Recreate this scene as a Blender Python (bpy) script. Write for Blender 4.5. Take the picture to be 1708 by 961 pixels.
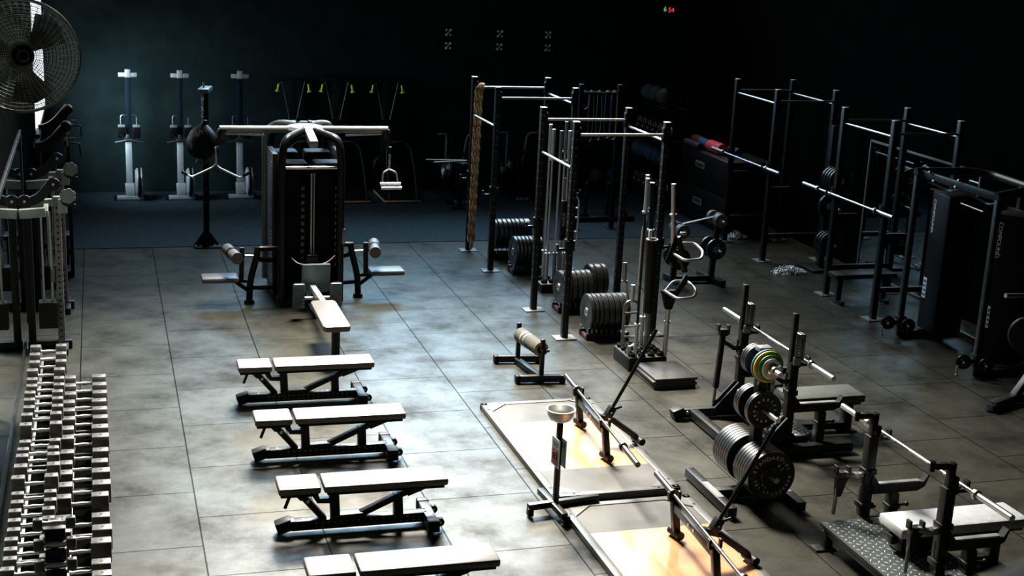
import bpy, bmesh, math, random
from mathutils import Vector as V, Matrix as M
random.seed(7)
PI = math.pi
S = bpy.context.scene
for o in list(bpy.data.objects): bpy.data.objects.remove(o)
COL = S.collection

# ---------------------------------------------------------------- camera
H = 4.8
cd = bpy.data.cameras.new('camera'); cam = bpy.data.objects.new('camera', cd); COL.objects.link(cam)
cd.sensor_fit = 'HORIZONTAL'; cd.sensor_width = 36; cd.lens = 36 * 2264.5 / 1708; cd.clip_start = .05; cd.clip_end = 200
r = V((.95766529, -.28407812, .04665624)); u = V((.02948294, .25799437, .96569646)); f = V((.28637029, .92343843, -.25544771))
cam.matrix_world = M(((r.x, u.x, -f.x, 0), (r.y, u.y, -f.y, 0), (r.z, u.z, -f.z, H), (0, 0, 0, 1)))
cd.dof.use_dof = True; cd.dof.focus_distance = 12.5; cd.dof.aperture_fstop = 4.5
S.camera = cam
# ---------------------------------------------------------------- light and exposure
S.view_settings.view_transform = 'Standard'; S.view_settings.look = 'None'
S.view_settings.exposure = 0.0; S.view_settings.gamma = 1.0; S.view_settings.use_curve_mapping = False
w = bpy.data.worlds.new('world'); S.world = w; w.use_nodes = True
w.node_tree.nodes['Background'].inputs[0].default_value = (.55, .75, 1, 1)
w.node_tree.nodes['Background'].inputs[1].default_value = .0

def area(name, loc, aim, sx, sy, watts, col, spread=180):
    l = bpy.data.lights.new(name, 'AREA'); l.shape = 'RECTANGLE'; l.size = sx; l.size_y = sy
    l.energy = watts; l.color = col; l.spread = math.radians(spread)
    o = bpy.data.objects.new(name, l); COL.objects.link(o); o.location = loc
    o.rotation_euler = (V(aim) - V(loc)).to_track_quat('-Z', 'Y').to_euler()
    return o
area('assumed_skylight', (3.4, 17.4, 8.6), (2.7, 11.4, 0), 2.4, 2.0, 1800, (1, .93, .80), 78)  # lamp for an unseen skylight, assumed from the shadows under the benches
area('assumed_clerestory_light', (5.9, 24.2, 7.4), (4.4, 10.0, 0), 9.9, 4.4, 780, (1, .95, .86), 110)  # lamp for unseen high windows, assumed from the glare on pads and platforms
area('assumed_transom_light', (4.4, 24.2, 4.85), (3.2, 12.0, 0), 8.2, 1.3, 430, (.36, .70, 1), 100)  # lamp for an unseen lower window band, assumed from the bluish floor sheen
area('corner_window_light', (-.80, 23.0, 2.0), (.6, 24.4, 1.25), 1.6, 1.3, 72, (.66, .88, 1), 92)
# ---------------------------------------------------------------- materials
def mat(name, col, rough=.5, metal=0, spec=.5, noise=0, scale=8, rn=0, bump=0, bscale=60, coat=0, emit=None):
    m = bpy.data.materials.new(name); m.use_nodes = True
    nt = m.node_tree; b = nt.nodes['Principled BSDF']
    b.inputs['Base Color'].default_value = (*col, 1); b.inputs['Roughness'].default_value = rough
    b.inputs['Metallic'].default_value = metal; b.inputs['Specular IOR Level'].default_value = spec
    b.inputs['Coat Weight'].default_value = coat
    if emit: b.inputs['Emission Color'].default_value = (*emit[0], 1); b.inputs['Emission Strength'].default_value = emit[1]
    tc = nt.nodes.new('ShaderNodeTexCoord')
    n = nt.nodes.new('ShaderNodeTexNoise'); n.inputs['Scale'].default_value = scale; n.inputs['Detail'].default_value = 6
    nt.links.new(tc.outputs['Object'], n.inputs['Vector'])
    if noise:
        cr = nt.nodes.new('ShaderNodeMapRange'); cr.inputs[1].default_value = .3; cr.inputs[2].default_value = .7
        cr.inputs[3].default_value = 1 - noise; cr.inputs[4].default_value = 1 + noise
        nt.links.new(n.outputs['Fac'], cr.inputs[0])
        mx = nt.nodes.new('ShaderNodeMix'); mx.data_type = 'RGBA'; mx.blend_type = 'MULTIPLY'; mx.inputs[0].default_value = 1
        mx.inputs[6].default_value = (*col, 1); nt.links.new(cr.outputs[0], mx.inputs[7])
        nt.links.new(mx.outputs[2], b.inputs['Base Color'])
    if rn:
        mr = nt.nodes.new('ShaderNodeMapRange'); mr.inputs[1].default_value = .3; mr.inputs[2].default_value = .7
        mr.inputs[3].default_value = rough - rn; mr.inputs[4].default_value = rough + rn
        nt.links.new(n.outputs['Fac'], mr.inputs[0]); nt.links.new(mr.outputs[0], b.inputs['Roughness'])
    if bump:
        n2 = nt.nodes.new('ShaderNodeTexNoise'); n2.inputs['Scale'].default_value = bscale; n2.inputs['Detail'].default_value = 3
        nt.links.new(tc.outputs['Object'], n2.inputs['Vector'])
        bp = nt.nodes.new('ShaderNodeBump'); bp.inputs['Strength'].default_value = bump; bp.inputs['Distance'].default_value = .01
        nt.links.new(n2.outputs['Fac'], bp.inputs['Height']); nt.links.new(bp.outputs[0], b.inputs['Normal'])
    return m
BLK = mat('black_powder_coat', (.0035, .0038, .0045), .42, spec=.32, noise=.25, rn=.05)
BLKG = mat('black_gloss_steel', (.004, .0043, .005), .34, spec=.25, noise=.2, rn=.05)
GREYM = mat('grey_powder_coat', (.16, .165, .17), .4, noise=.15, rn=.05)
STEEL = mat('brushed_steel', (.58, .59, .60), .40, 1, noise=.04, scale=4)
CHROME = mat('chrome', (.72, .73, .74), .28, 1, noise=.03, scale=4)
OXIDE = mat('black_oxide_steel', (.07, .072, .075), .42, 1, noise=.1, scale=6)
MSTEEL = mat('dull_steel', (.34, .35, .36), .42, 1, noise=.05, scale=6)
DSTEEL = mat('dark_zinc_steel', (.22, .23, .24), .35, 1, noise=.2, scale=25)
RUB = mat('black_rubber', (.005, .005, .0055), .5, spec=.2, noise=.3, scale=20, rn=.05)
RUBG = mat('bumper_rubber', (.006, .007, .008), .33, spec=.9, noise=.25, scale=15, rn=.06)
PAD = mat('grey_vinyl', (.105, .098, .096), .44, noise=.05, scale=5, bump=.05, bscale=200)
PADD = mat('black_vinyl', (.005, .005, .006), .45, spec=.25, noise=.2, scale=8)
ALU = mat('light_aluminium', (.62, .64, .66), .4, .6, noise=.08, scale=12)
WHITEP = mat('white_plastic', (.7, .72, .74), .4, noise=.05)
BLACKP = mat('black_plastic', (.003, .003, .004), .5, spec=.12, noise=.2)
NAVY = mat('dark_blue_anodised', (.0015, .0055, .011), .6, spec=.1, noise=.15)
LETTER = mat('pale_lettering', (.80, .95, .96), .55, noise=.08, scale=40)
LETTERW = mat('white_lettering', (.6, .6, .6), .55, noise=.08, scale=40)
LIME = mat('lime_grip_rubber', (.74, .85, .10), .5, noise=.1, scale=20)
ROPE = mat('natural_rope', (.85, .58, .33), .8, noise=.25, scale=60)
ROPED = mat('dark_rope_strand', (.36, .21, .10), .85, noise=.25, scale=60)
# ---------------------------------------------------------------- mesh building
class B:
    def __init__(s): s.b = bmesh.new(); s.mi = 0
    def _reg(s, geom, mi):
        for f_ in {f_ for v in geom for f_ in v.link_faces}: f_.material_index = mi
    def box(s, c, d, bev=0, rot=None, mi=0, taper=None):
        g = bmesh.ops.create_cube(s.b, size=1)['verts']
        for v in g:
            k = 1.0
            if taper and v.co.z > 0: v.co.x *= taper[0]; v.co.y *= taper[1]
            v.co = V((v.co.x * d[0], v.co.y * d[1], v.co.z * d[2]))
        if bev:
            es = list({e for v in g for e in v.link_edges})
            n0 = set(s.b.verts) - set(g)
            bmesh.ops.bevel(s.b, geom=es, offset=bev, segments=2, affect='EDGES', profile=.5)
            g = [v for v in s.b.verts if v not in n0]
        R = rot if rot is not None else M.Identity(3)
        for v in g: v.co = R @ v.co + V(c)
        s._reg(g, mi); return g
    def beam(s, a, b, w_, h_, bev=.004, mi=0, up=(0, 0, 1)):
        a, b = V(a), V(b); d = b - a; L = d.length; x = d / L; up = V(up)
        if abs(x.dot(up)) > .98: up = V((0, 1, 0))
        y = up.cross(x).normalized(); z = x.cross(y)
        return s.box((a + b) / 2, (L, w_, h_), bev, M((x, y, z)).transposed(), mi)
    def cyl(s, a, b, r1, r2=None, seg=16, mi=0, cap=True):
        a, b = V(a), V(b); d = b - a
        g = bmesh.ops.create_cone(s.b, cap_ends=cap, segments=seg, radius1=r1, radius2=r1 if r2 is None else r2, depth=d.length)['verts']
        q = V((0, 0, 1)).rotation_difference(d.normalized()).to_matrix()
        for v in g: v.co = q @ v.co + (a + b) / 2
        s._reg(g, mi); return g
    def sph(s, c, r_, sc=(1, 1, 1), seg=16, mi=0):
        g = bmesh.ops.create_uvsphere(s.b, u_segments=seg, v_segments=max(6, seg // 2), radius=r_)['verts']
        for v in g: v.co = V((v.co.x * sc[0], v.co.y * sc[1], v.co.z * sc[2])) + V(c)
        s._reg(g, mi); return g
    def lathe(s, c, prof, ax=(0, 0, 1), seg=24, mi=0):
        q = V((0, 0, 1)).rotation_difference(V(ax).normalized()).to_matrix(); c = V(c)
        rings = []
        for (rr, z) in prof:
            if rr < 1e-6: rings.append([s.b.verts.new(c + q @ V((0, 0, z)))])
            else: rings.append([s.b.verts.new(c + q @ V((rr * math.cos(2 * PI * i / seg), rr * math.sin(2 * PI * i / seg), z))) for i in range(seg)])
        for A, Bq in zip(rings, rings[1:]):
            for i in range(seg):
                j = (i + 1) % seg
                vs = [A[i % len(A)], A[j % len(A)], Bq[j % len(Bq)], Bq[i % len(Bq)]]
                vs = list(dict.fromkeys(vs))
                if len(vs) > 2:
                    try: s.b.faces.new(vs).material_index = mi
                    except ValueError: pass
    def tube(s, pts, r_, seg=10, mi=0, closed=False, sq=None, rad=None):
        """round tube through points; rad = corner radius; sq=(w,h) makes it a square section"""
        P = [V(p) for p in pts]
        if rad:
            Q = []
            n = len(P)
            for i, p in enumerate(P):
                if not closed and i in (0, n - 1): Q.append(p); continue
                a = (P[i - 1] - p); b_ = (P[(i + 1) % n] - p)
                rr = min(rad, a.length * .49, b_.length * .49)
                A = p + a.normalized() * rr; C_ = p + b_.normalized() * rr
                for t in (0, .25, .5, .75, 1): Q.append((1 - t) ** 2 * A + 2 * t * (1 - t) * p + t * t * C_)
            P = Q
        n = len(P); rings = []; prev = None
        for i, p in enumerate(P):
            if closed: t = P[(i + 1) % n] - P[i - 1]
            else: t = P[min(i + 1, n - 1)] - P[max(i - 1, 0)]
            t.normalize()
            if prev is None:
                up = V((0, 0, 1)) if abs(t.z) < .95 else V((0, 1, 0))
                x = up.cross(t).normalized()
            else:
                x = prev - t * prev.dot(t); x.normalize()
            prev = x; y = t.cross(x)
            if sq:
                w_, h_ = sq[0] / 2, sq[1] / 2
                rings.append([s.b.verts.new(p + x * a + y * c_) for a, c_ in ((-w_, -h_), (w_, -h_), (w_, h_), (-w_, h_))])
            else:
                rings.append([s.b.verts.new(p + x * r_ * math.cos(2 * PI * k / seg) + y * r_ * math.sin(2 * PI * k / seg)) for k in range(seg)])
        m_ = len(rings[0])
        pairs = list(zip(rings, rings[1:])) + ([(rings[-1], rings[0])] if closed else [])
        for A, C_ in pairs:
            for k in range(m_):
                s.b.faces.new((A[k], A[(k + 1) % m_], C_[(k + 1) % m_], C_[k])).material_index = mi
        if not closed:
            s.b.faces.new(rings[0][::-1]).material_index = mi; s.b.faces.new(rings[-1]).material_index = mi
    def prism(s, pts, h, R=None, c=(0, 0, 0), mi=0, bev=0):
        """2D outline in local xy, extruded by h along local z (centred), rotated by R, moved to c"""
        R = R if R is not None else M.Identity(3)
        lo = [s.b.verts.new(V((x, y, -h / 2))) for x, y in pts]; hi = [s.b.verts.new(V((x, y, h / 2))) for x, y in pts]
        n = len(pts); fs = [s.b.faces.new(lo[::-1]), s.b.faces.new(hi)]
        for i in range(n): fs.append(s.b.faces.new((lo[i], lo[(i + 1) % n], hi[(i + 1) % n], hi[i])))
        g = lo + hi
        if bev:
            n0 = set(s.b.verts) - set(g)
            bmesh.ops.bevel(s.b, geom=list({e for v in g for e in v.link_edges}), offset=bev, segments=2, affect='EDGES', profile=.5)
            g = [v for v in s.b.verts if v not in n0]
        for v in g: v.co = R @ v.co + V(c)
        s._reg(g, mi); return g
    def bool_holes(s): pass
RX = lambda a: M.Rotation(a, 3, 'X')
RY = lambda a: M.Rotation(a, 3, 'Y')
RZ = lambda a: M.Rotation(a, 3, 'Z')
def loc_of(o):
    m = M.Identity(4)
    while o is not None: m = M.LocRotScale(o.location, o.rotation_euler, None) @ m; o = o.parent
    return m
def obj(name, b, m, parent=None, world=False, smooth=True, at=None):
    me = bpy.data.meshes.new(name)
    bmesh.ops.recalc_face_normals(b.b, faces=b.b.faces[:]); b.b.to_mesh(me); b.b.free()
    for mm in (m if isinstance(m, (list, tuple)) else [m]): me.materials.append(mm)
    if smooth:
        me.polygons.foreach_set('use_smooth', [True] * len(me.polygons)); me.set_sharp_from_angle(angle=.6)
    o = bpy.data.objects.new(name, me); COL.objects.link(o)
    if parent is not None:
        o.parent = parent
        if world: me.transform(loc_of(parent).inverted())
    elif at is not None:
        me.transform(M.Translation(-V(at))); o.location = at
    return o
def tag(o, label, cat, group=None, kind=None):
    if label: o['label'] = label
    if cat: o['category'] = cat
    if group: o['group'] = group
    if kind: o['kind'] = kind
    return o
def thing(name, label, cat, loc=(0, 0, 0), rz=0, group=None):
    o = bpy.data.objects.new(name, None); COL.objects.link(o); o.empty_display_size = .1
    o.location = loc; o.rotation_euler = (0, 0, rz)
    return tag(o, label, cat, group)
KIDS = {}
def dup(root, loc, rz=None, label=None, group=None):
    def cp(o, par):
        c = o.copy(); COL.objects.link(c)
        if par is not None: c.parent = par
        for ch in o.children: cp(ch, c)
        return c
    c = cp(root, None); c.location = loc
    if rz is not None: c.rotation_euler = (0, 0, rz)
    if label: c['label'] = label
    if group: c['group'] = group
    return c
def struct(name, b, m, parent=None):
    o = obj(name, b, m, parent); o['kind'] = 'structure'; return o
def text_mesh(txt, size, depth=.002):
    """lettering as a real mesh, x right, y up, centred"""
    cu = bpy.data.curves.new('t', 'FONT'); cu.body = txt; cu.size = size; cu.extrude = depth; cu.align_x = 'CENTER'; cu.align_y = 'CENTER'
    o = bpy.data.objects.new('t', cu); COL.objects.link(o)
    bpy.context.view_layer.update()
    me = bpy.data.meshes.new_from_object(o.evaluated_get(bpy.context.evaluated_depsgraph_get()))
    bpy.data.objects.remove(o); bpy.data.curves.remove(cu)
    return me
def lettering(name, txt, size, m, parent, c, xdir, ydir, depth=.002, world=True):
    me = text_mesh(txt, size, depth); x, y = V(xdir).normalized(), V(ydir).normalized(); z = x.cross(y)
    T = M.Translation(V(c)) @ M((x, y, z)).transposed().to_4x4()
    me.transform(T)
    if world and parent is not None: me.transform(loc_of(parent).inverted())
    me.materials.clear(); me.materials.append(m)
    o = bpy.data.objects.new(name, me); COL.objects.link(o); o.parent = parent
    return o
# ---------------------------------------------------------------- the hall
def nodes_of(m): return m.node_tree, m.node_tree.nodes, m.node_tree.links
def floor_mat():
    m = bpy.data.materials.new('rubber_floor_tiles'); m.use_nodes = True; nt, N, L = nodes_of(m); b = N['Principled BSDF']
    tc = N.new('ShaderNodeTexCoord'); sp = N.new('ShaderNodeSeparateXYZ'); L.new(tc.outputs['Object'], sp.inputs[0])
    cb = N.new('ShaderNodeCombineXYZ'); L.new(sp.outputs['Y'], cb.inputs['X']); L.new(sp.outputs['X'], cb.inputs['Y'])
    br = N.new('ShaderNodeTexBrick'); L.new(cb.outputs[0], br.inputs['Vector'])
    br.offset = .5; br.offset_frequency = 2; br.inputs['Scale'].default_value = 1
    br.inputs['Brick Width'].default_value = TR; br.inputs['Row Height'].default_value = TC
    br.inputs['Mortar Size'].default_value = .0075; br.inputs['Mortar Smooth'].default_value = .3; br.inputs['Bias'].default_value = 0
    br.inputs['Color1'].default_value = (.92, .92, .92, 1); br.inputs['Color2'].default_value = (1.08, 1.08, 1.08, 1); br.inputs['Mortar'].default_value = (.06, .06, .06, 1)
    n1 = N.new('ShaderNodeTexNoise'); n1.inputs['Scale'].default_value = 1.5; n1.inputs['Detail'].default_value = 6; n1.inputs['Roughness'].default_value = .66; L.new(tc.outputs['Object'], n1.inputs['Vector'])
    r1 = N.new('ShaderNodeMapRange'); r1.inputs[1].default_value = .3; r1.inputs[2].default_value = .72; r1.inputs[3].default_value = .4; r1.inputs[4].default_value = 1.7; L.new(n1.outputs['Fac'], r1.inputs[0])
    n2 = N.new('ShaderNodeTexNoise'); n2.inputs['Scale'].default_value = 90; n2.inputs['Detail'].default_value = 2; L.new(tc.outputs['Object'], n2.inputs['Vector'])
    r2 = N.new('ShaderNodeMapRange'); r2.inputs[1].default_value = .35; r2.inputs[2].default_value = .65; r2.inputs[3].default_value = .85; r2.inputs[4].default_value = 1.15; L.new(n2.outputs['Fac'], r2.inputs[0])
    mu = N.new('ShaderNodeMath'); mu.operation = 'MULTIPLY'; L.new(r1.outputs[0], mu.inputs[0]); L.new(r2.outputs[0], mu.inputs[1])
    base = N.new('ShaderNodeMix'); base.data_type = 'RGBA'; base.blend_type = 'MULTIPLY'; base.inputs[0].default_value = 1
    base.inputs[6].default_value = (*FLOORC, 1); L.new(br.outputs['Color'], base.inputs[7])
    b2 = N.new('ShaderNodeMix'); b2.data_type = 'RGBA'; b2.blend_type = 'MULTIPLY'; b2.inputs[0].default_value = 1
    L.new(base.outputs[2], b2.inputs[6]); L.new(mu.outputs[0], b2.inputs[7]); L.new(b2.outputs[2], b.inputs['Base Color'])
    rr = N.new('ShaderNodeMapRange'); rr.inputs[1].default_value = .3; rr.inputs[2].default_value = .7; rr.inputs[3].default_value = .50; rr.inputs[4].default_value = .34; L.new(n1.outputs['Fac'], rr.inputs[0])
    L.new(rr.outputs[0], b.inputs['Roughness'])
    sm = N.new('ShaderNodeMapRange'); sm.inputs[3].default_value = .17; sm.inputs[4].default_value = .04; L.new(br.outputs['Fac'], sm.inputs[0])
    s1 = N.new('ShaderNodeMapRange'); s1.inputs[1].default_value = .34; s1.inputs[2].default_value = .66; s1.inputs[3].default_value = .35; s1.inputs[4].default_value = 1.6; L.new(n1.outputs['Fac'], s1.inputs[0])
    s2 = N.new('ShaderNodeMath'); s2.operation = 'MULTIPLY'; L.new(sm.outputs[0], s2.inputs[0]); L.new(s1.outputs[0], s2.inputs[1]); L.new(s2.outputs[0], b.inputs['Specular IOR Level'])
    iv = N.new('ShaderNodeMath'); iv.operation = 'MULTIPLY_ADD'; iv.inputs[1].default_value = -1; iv.inputs[2].default_value = 1; L.new(br.outputs['Fac'], iv.inputs[0])
    ad = N.new('ShaderNodeMath'); ad.operation = 'MULTIPLY_ADD'; L.new(n2.outputs['Fac'], ad.inputs[0]); ad.inputs[1].default_value = .12; L.new(iv.outputs[0], ad.inputs[2])
    bp = N.new('ShaderNodeBump'); bp.inputs['Strength'].default_value = .35; bp.inputs['Distance'].default_value = .004; L.new(ad.outputs[0], bp.inputs['Height']); L.new(bp.outputs[0], b.inputs['Normal'])
    return m
FLOORC = (.026, .0255, .020)
TC, TR = .9613, 1.0707          # tile pitch across and along the hall
X0, Y0 = -.289, 19.128         # origin of the tile grid
b = B(); b.box((6.0 - X0, 10.0 - Y0, -.05), (22, 20.4, .1)); fl = obj('floor', b, floor_mat()); fl.location = (X0, Y0, 0); fl['kind'] = 'structure'
TURF = mat('dark_carpet_turf', (.017, .030, .040), .9, spec=.1, noise=.45, scale=35, bump=.8, bscale=160)
b = B(); b.box((6, 22.45, -.05), (22, 4.5, .1)); b.box((6, 22.45, .004), (22, 4.5, .008)); struct('floor_carpet', b, TURF)
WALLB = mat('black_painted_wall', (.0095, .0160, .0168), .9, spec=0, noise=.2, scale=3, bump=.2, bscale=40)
b = B(); b.box((6, 24.55, 5), (16, .2, 10)); struct('wall_back', b, WALLB)
b = B()
b.box((-1.0, 9.7, 5), (.2, 20.2, 10)); b.box((-1.0, 22.1, .75), (.2, 4.6, 1.5)); b.box((-1.0, 22.1, 7.2), (.2, 4.6, 5.6)); b.box((-1.0, 24.35, 5), (.2, .3, 10))
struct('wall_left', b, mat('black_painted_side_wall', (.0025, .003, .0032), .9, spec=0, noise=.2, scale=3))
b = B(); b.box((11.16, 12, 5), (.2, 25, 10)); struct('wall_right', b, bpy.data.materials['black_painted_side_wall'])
b = B(); b.box((5.3, -1.5, 5), (13, .2, 10)); struct('wall_front', b, WALLB)
b = B(); b.box((5.3, 11.5, 10.1), (13, 26.5, .2)); struct('ceiling', b, WALLB)
WINM = mat('daylight_glass', (.8, .85, .9), .2, emit=((.90, .94, 1.0), 1.5))
b = B()
b.box((-.93, 22.1, 1.53), (.12, 4.6, .08), .01); b.box((-.93, 22.1, 4.37), (.12, 4.6, .08), .01)
for y in (19.84, 24.22): b.box((-.93, y, 2.95), (.12, .08, 2.8), .01)
wn = struct('window_1', b, BLK)
b = B(); b.box((-.90, 22.1, 2.95), (.012, 4.5, 2.76)); p = obj('window_pane', b, WINM, wn)
SKYM = mat('assumed_sky_glass', (.5, .55, .6), .2, emit=((.9, .95, 1.0), .5))  # faint glow for the panes of the assumed, unseen windows and skylight
def assumed_high_window(name, x0, x1, z0, z1, n):  # frame and pane added for an assumed window above the view
    b = B(); c_ = (x0 + x1) / 2
    b.box((c_, 24.42, z0), (x1 - x0 + .1, .08, .08), .008); b.box((c_, 24.42, z1), (x1 - x0 + .1, .08, .08), .008)
    for k in range(n + 1): b.box((x0 + (x1 - x0) * k / n, 24.42, (z0 + z1) / 2), (.07, .08, z1 - z0), .008)
    o = struct(name, b, BLK); b = B(); b.box((c_, 24.43, (z0 + z1) / 2), (x1 - x0, .012, z1 - z0)); obj('window_pane', b, SKYM, o)
assumed_high_window('assumed_window_2', 1.0, 10.8, 5.25, 9.6, 6); assumed_high_window('assumed_window_3', .3, 8.5, 4.2, 5.1, 6)  # unseen windows assumed from the glare; frames and glowing panes added behind the lamps
b = B()
for s in (-1, 1): b.box((3.4 + s * 1.55, 17.4, 9.9), (.1, 2.6, .2), .01); b.box((3.4, 17.4 + s * 1.25, 9.9), (3.2, .1, .2), .01)
sk = struct('assumed_window_4', b, BLK); b = B(); b.box((3.4, 17.4, 9.96), (3.0, 2.4, .012)); obj('window_pane', b, SKYM, sk)  # unseen, assumed skylight; frame and glowing pane added above its lamp
# ---------------------------------------------------------------- adjustable benches in a row
def bench():
    t = thing('adjustable_bench', 'x', 'bench', (0, 0, 0), 0, 'adjustable benches in a row')
    b = B(); b.box((-.545, 0, .418), (.335, .30, .062), .018); obj('seat_pad', b, PAD, t)
    b = B(); b.box((.155, 0, .418), (1.015, .30, .062), .018); obj('back_pad', b, PAD, t)
    b = B(); b.box((-.545, 0, .375), (.30, .26, .026), .006); b.box((.155, 0, .375), (.96, .26, .026), .006)
    obj('pad_board', b, BLACKP, t)
    b = B(); b.beam((-.60, 0, .075), (.52, 0, .075), .085, .085, .006)
    b.mi = 1
    for x in [k * .05 - .40 for k in range(19)]:
        b.cyl((x, -.0435, .092), (x, -.0405, .092), .009, seg=8, mi=1); b.cyl((x, -.0435, .055), (x, -.0405, .055), .009, seg=8, mi=1)
    for x in (-.50, -.1, .0, .05, .1, .15, .2, .34, .38, .42, .46, .5): b.cyl((x, 0, .1172), (x, 0, .1186), .011, seg=8, mi=1)
    obj('base_rail', b, [BLK, DSTEEL], t)
    b = B(); b.box((-.655, 0, .075), (.13, .11, .10), .012, RY(-.32)); b.box((-.60, 0, .115), (.06, .11, .02), .004)
    for k in range(5): b.box((-.70 + k * .022, 0, .112 + k * .007 - .01), (.008, .112, .012), .002, RY(-.32))
    obj('front_foot', b, RUB, t)
    b = B(); b.beam((.53, -.20, .075), (.53, .20, .075), .085, .085, .006); obj('rear_cross_foot', b, BLK, t)
    for s in (-1, 1):
        b = B(); b.box((.53, s * .215, .075), (.10, .07, .10), .008)
        for k in range(4): b.box((.53, s * .252, .042 + k * .022), (.09, .01, .008), .002)
        obj('rubber_cap', b, RUB, t)
        b = B(); b.cyl((.605, s * .13 - .02, .065), (.605, s * .13 + .02, .065), .035, seg=18); b.box((.58, s * .13, .07), (.05, .012, .03), .003)
        wv = obj('wheel', b, RUB, t)
        b = B(); b.cyl((.605, s * .13 - .023, .065), (.605, s * .13 + .023, .065), .010, seg=10); obj('wheel_bolt', b, STEEL, wv)
    b = B(); b.beam((-.33, 0, .11), (-.54, 0, .36), .07, .05, .004); b.beam((-.50, 0, .31), (-.56, 0, .375), .085, .065, .004)
    sp_ = obj('seat_strut', b, BLK, t)
    b = B(); b.cyl((-.47, -.05, .285), (-.47, -.03, .285), .014, seg=10); b.cyl((-.47, -.03, .285), (-.47, .05, .285), .007, seg=8); obj('pull_pin', b, STEEL, sp_)
    b = B(); b.beam((-.24, 0, .10), (-.255, 0, .37), .075, .075, .005); b.beam((-.26, 0, .125), (-.02, 0, .13), .10, .05, .004); obj('back_post', b, BLK, t)
    b = B(); b.tube([(-.27, 0, .27), (-.38, 0, .275), (-.43, 0, .36)], .02, sq=(.05, .045)); obj('hinge_link', b, BLK, t)
    b = B(); b.beam((-.06, 0, .12), (.34, 0, .30), .06, .05, .004); b.beam((.34, 0, .295), (.52, 0, .365), .08, .06, .004); b.cyl((.44, -.05, .325), (.44, .05, .325), .018, seg=10); obj('incline_arm', b, BLK, t)
    b = B(); b.beam((.28, 0, .10), (.27, 0, .29), .075, .075, .005); obj('support_post', b, BLK, t)
    b = B(); b.tube([(-.62, -.10, .37), (-.66, -.11, .27)], .014, seg=10); obj('lever_handle', b, RUB, t)
    return t
b0 = bench()
BN = ['farthest of the four grey-padded benches, just in front of the seated row bench', 'second grey-padded adjustable bench, counting from the cable tower',
      'third grey-padded adjustable bench from the cable tower, beside the chalk bowl stand', 'nearest grey-padded adjustable bench, its frame cut off by the bottom edge']
for i, (x, y) in enumerate([(1.955, 13.20), (1.955, 11.68), (1.97, 10.12), (1.985, 8.63)]):
    o = b0 if i == 0 else dup(b0, (0, 0, 0))
    o.location = (x, y, 0); o.rotation_euler = (0, 0, -.012); o['label'] = BN[i]
# ---------------------------------------------------------------- lifting platforms
def plat_mat():
    m = bpy.data.materials.new('oiled_plywood'); m.use_nodes = True; nt, N, L = nodes_of(m); b = N['Principled BSDF']
    tc = N.new('ShaderNodeTexCoord'); mp = N.new('ShaderNodeMapping'); mp.inputs['Scale'].default_value = (9, .8, 1); L.new(tc.outputs['Object'], mp.inputs[0])
    n = N.new('ShaderNodeTexNoise'); n.inputs['Scale'].default_value = 2; n.inputs['Detail'].default_value = 7; n.inputs['Distortion'].default_value = .6; L.new(mp.outputs[0], n.inputs['Vector'])
    cr = N.new('ShaderNodeValToRGB'); L.new(n.outputs['Fac'], cr.inputs[0])
    cr.color_ramp.elements[0].position = .3; cr.color_ramp.elements[0].color = (.34, .14, .055, 1); cr.color_ramp.elements[1].position = .7; cr.color_ramp.elements[1].color = (.46, .21, .10, 1)
    n2 = N.new('ShaderNodeTexNoise'); n2.inputs['Scale'].default_value = 3.2; n2.inputs['Detail'].default_value = 4; L.new(tc.outputs['Object'], n2.inputs['Vector'])
    mr = N.new('ShaderNodeMapRange'); mr.inputs[1].default_value = .45; mr.inputs[2].default_value = .68; mr.inputs[3].default_value = 0; mr.inputs[4].default_value = .45; L.new(n2.outputs['Fac'], mr.inputs[0])
    mx = N.new('ShaderNodeMix'); mx.data_type = 'RGBA'; L.new(mr.outputs[0], mx.inputs[0]); L.new(cr.outputs[0], mx.inputs[6]); mx.inputs[7].default_value = (.52, .30, .18, 1)
    L.new(mx.outputs[2], b.inputs['Base Color']); b.inputs['Roughness'].default_value = .24
    return m
WOOD = plat_mat()
PRUB = mat('platform_rubber', (.055, .052, .048), .52, spec=.24, noise=.5, scale=3.0, rn=.08, bump=.1, bscale=150)
PFRAME = mat('worn_steel_frame', (.07, .068, .066), .42, spec=.45, noise=.15, scale=6)
def platform(y0, y1, label):
    x0, x1 = 3.66, 4.86
    cx, cy = (x0 + x1) / 2, (y0 + y1) / 2
    t = thing('lifting_platform', label, 'platform', (cx, cy, 0), 0, 'lifting platforms')
    w_, l_ = x1 - x0, y1 - y0
    b = B()
    for s in (-1, 1):
        b.box((s * (w_ / 2 - .035), 0, .03), (.07, l_, .06), .004); b.box((0, s * (l_ / 2 - .035), .03), (w_, .07, .06), .004)
        for q in (-1, 1):
            X, Y = s * (w_ / 2 - .06), q * (l_ / 2 - .06)
            b.prism([(X, Y), (X - s * .2, Y), (X, Y - q * .2)], .012, c=(0, 0, .0565))
    fr = obj('steel_frame', b, PFRAME, t)
    b = B()
    for s in (-1, 1):
        for q in (-1, 1):
            for dx, dy in ((.035, .035), (.2, .035), (.035, .2)):
                b.cyl((s * (w_ / 2 - dx), q * (l_ / 2 - dy), .06), (s * (w_ / 2 - dx), q * (l_ / 2 - dy), .064), .014, seg=10)
    obj('frame_bolts', b, BLK, fr)
    a = l_ / 2 - .07; c_ = .62
    b = B(); b.box((0, 0, .027), (w_ - .14, 2 * c_, .05)); obj('wooden_deck', b, WOOD, t)
    for q in (-1, 1):
        b = B(); b.box((0, q * (a + c_) / 2, .028), (w_ - .14, a - c_, .05)); obj('rubber_deck', b, PRUB, t)
    return t
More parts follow.
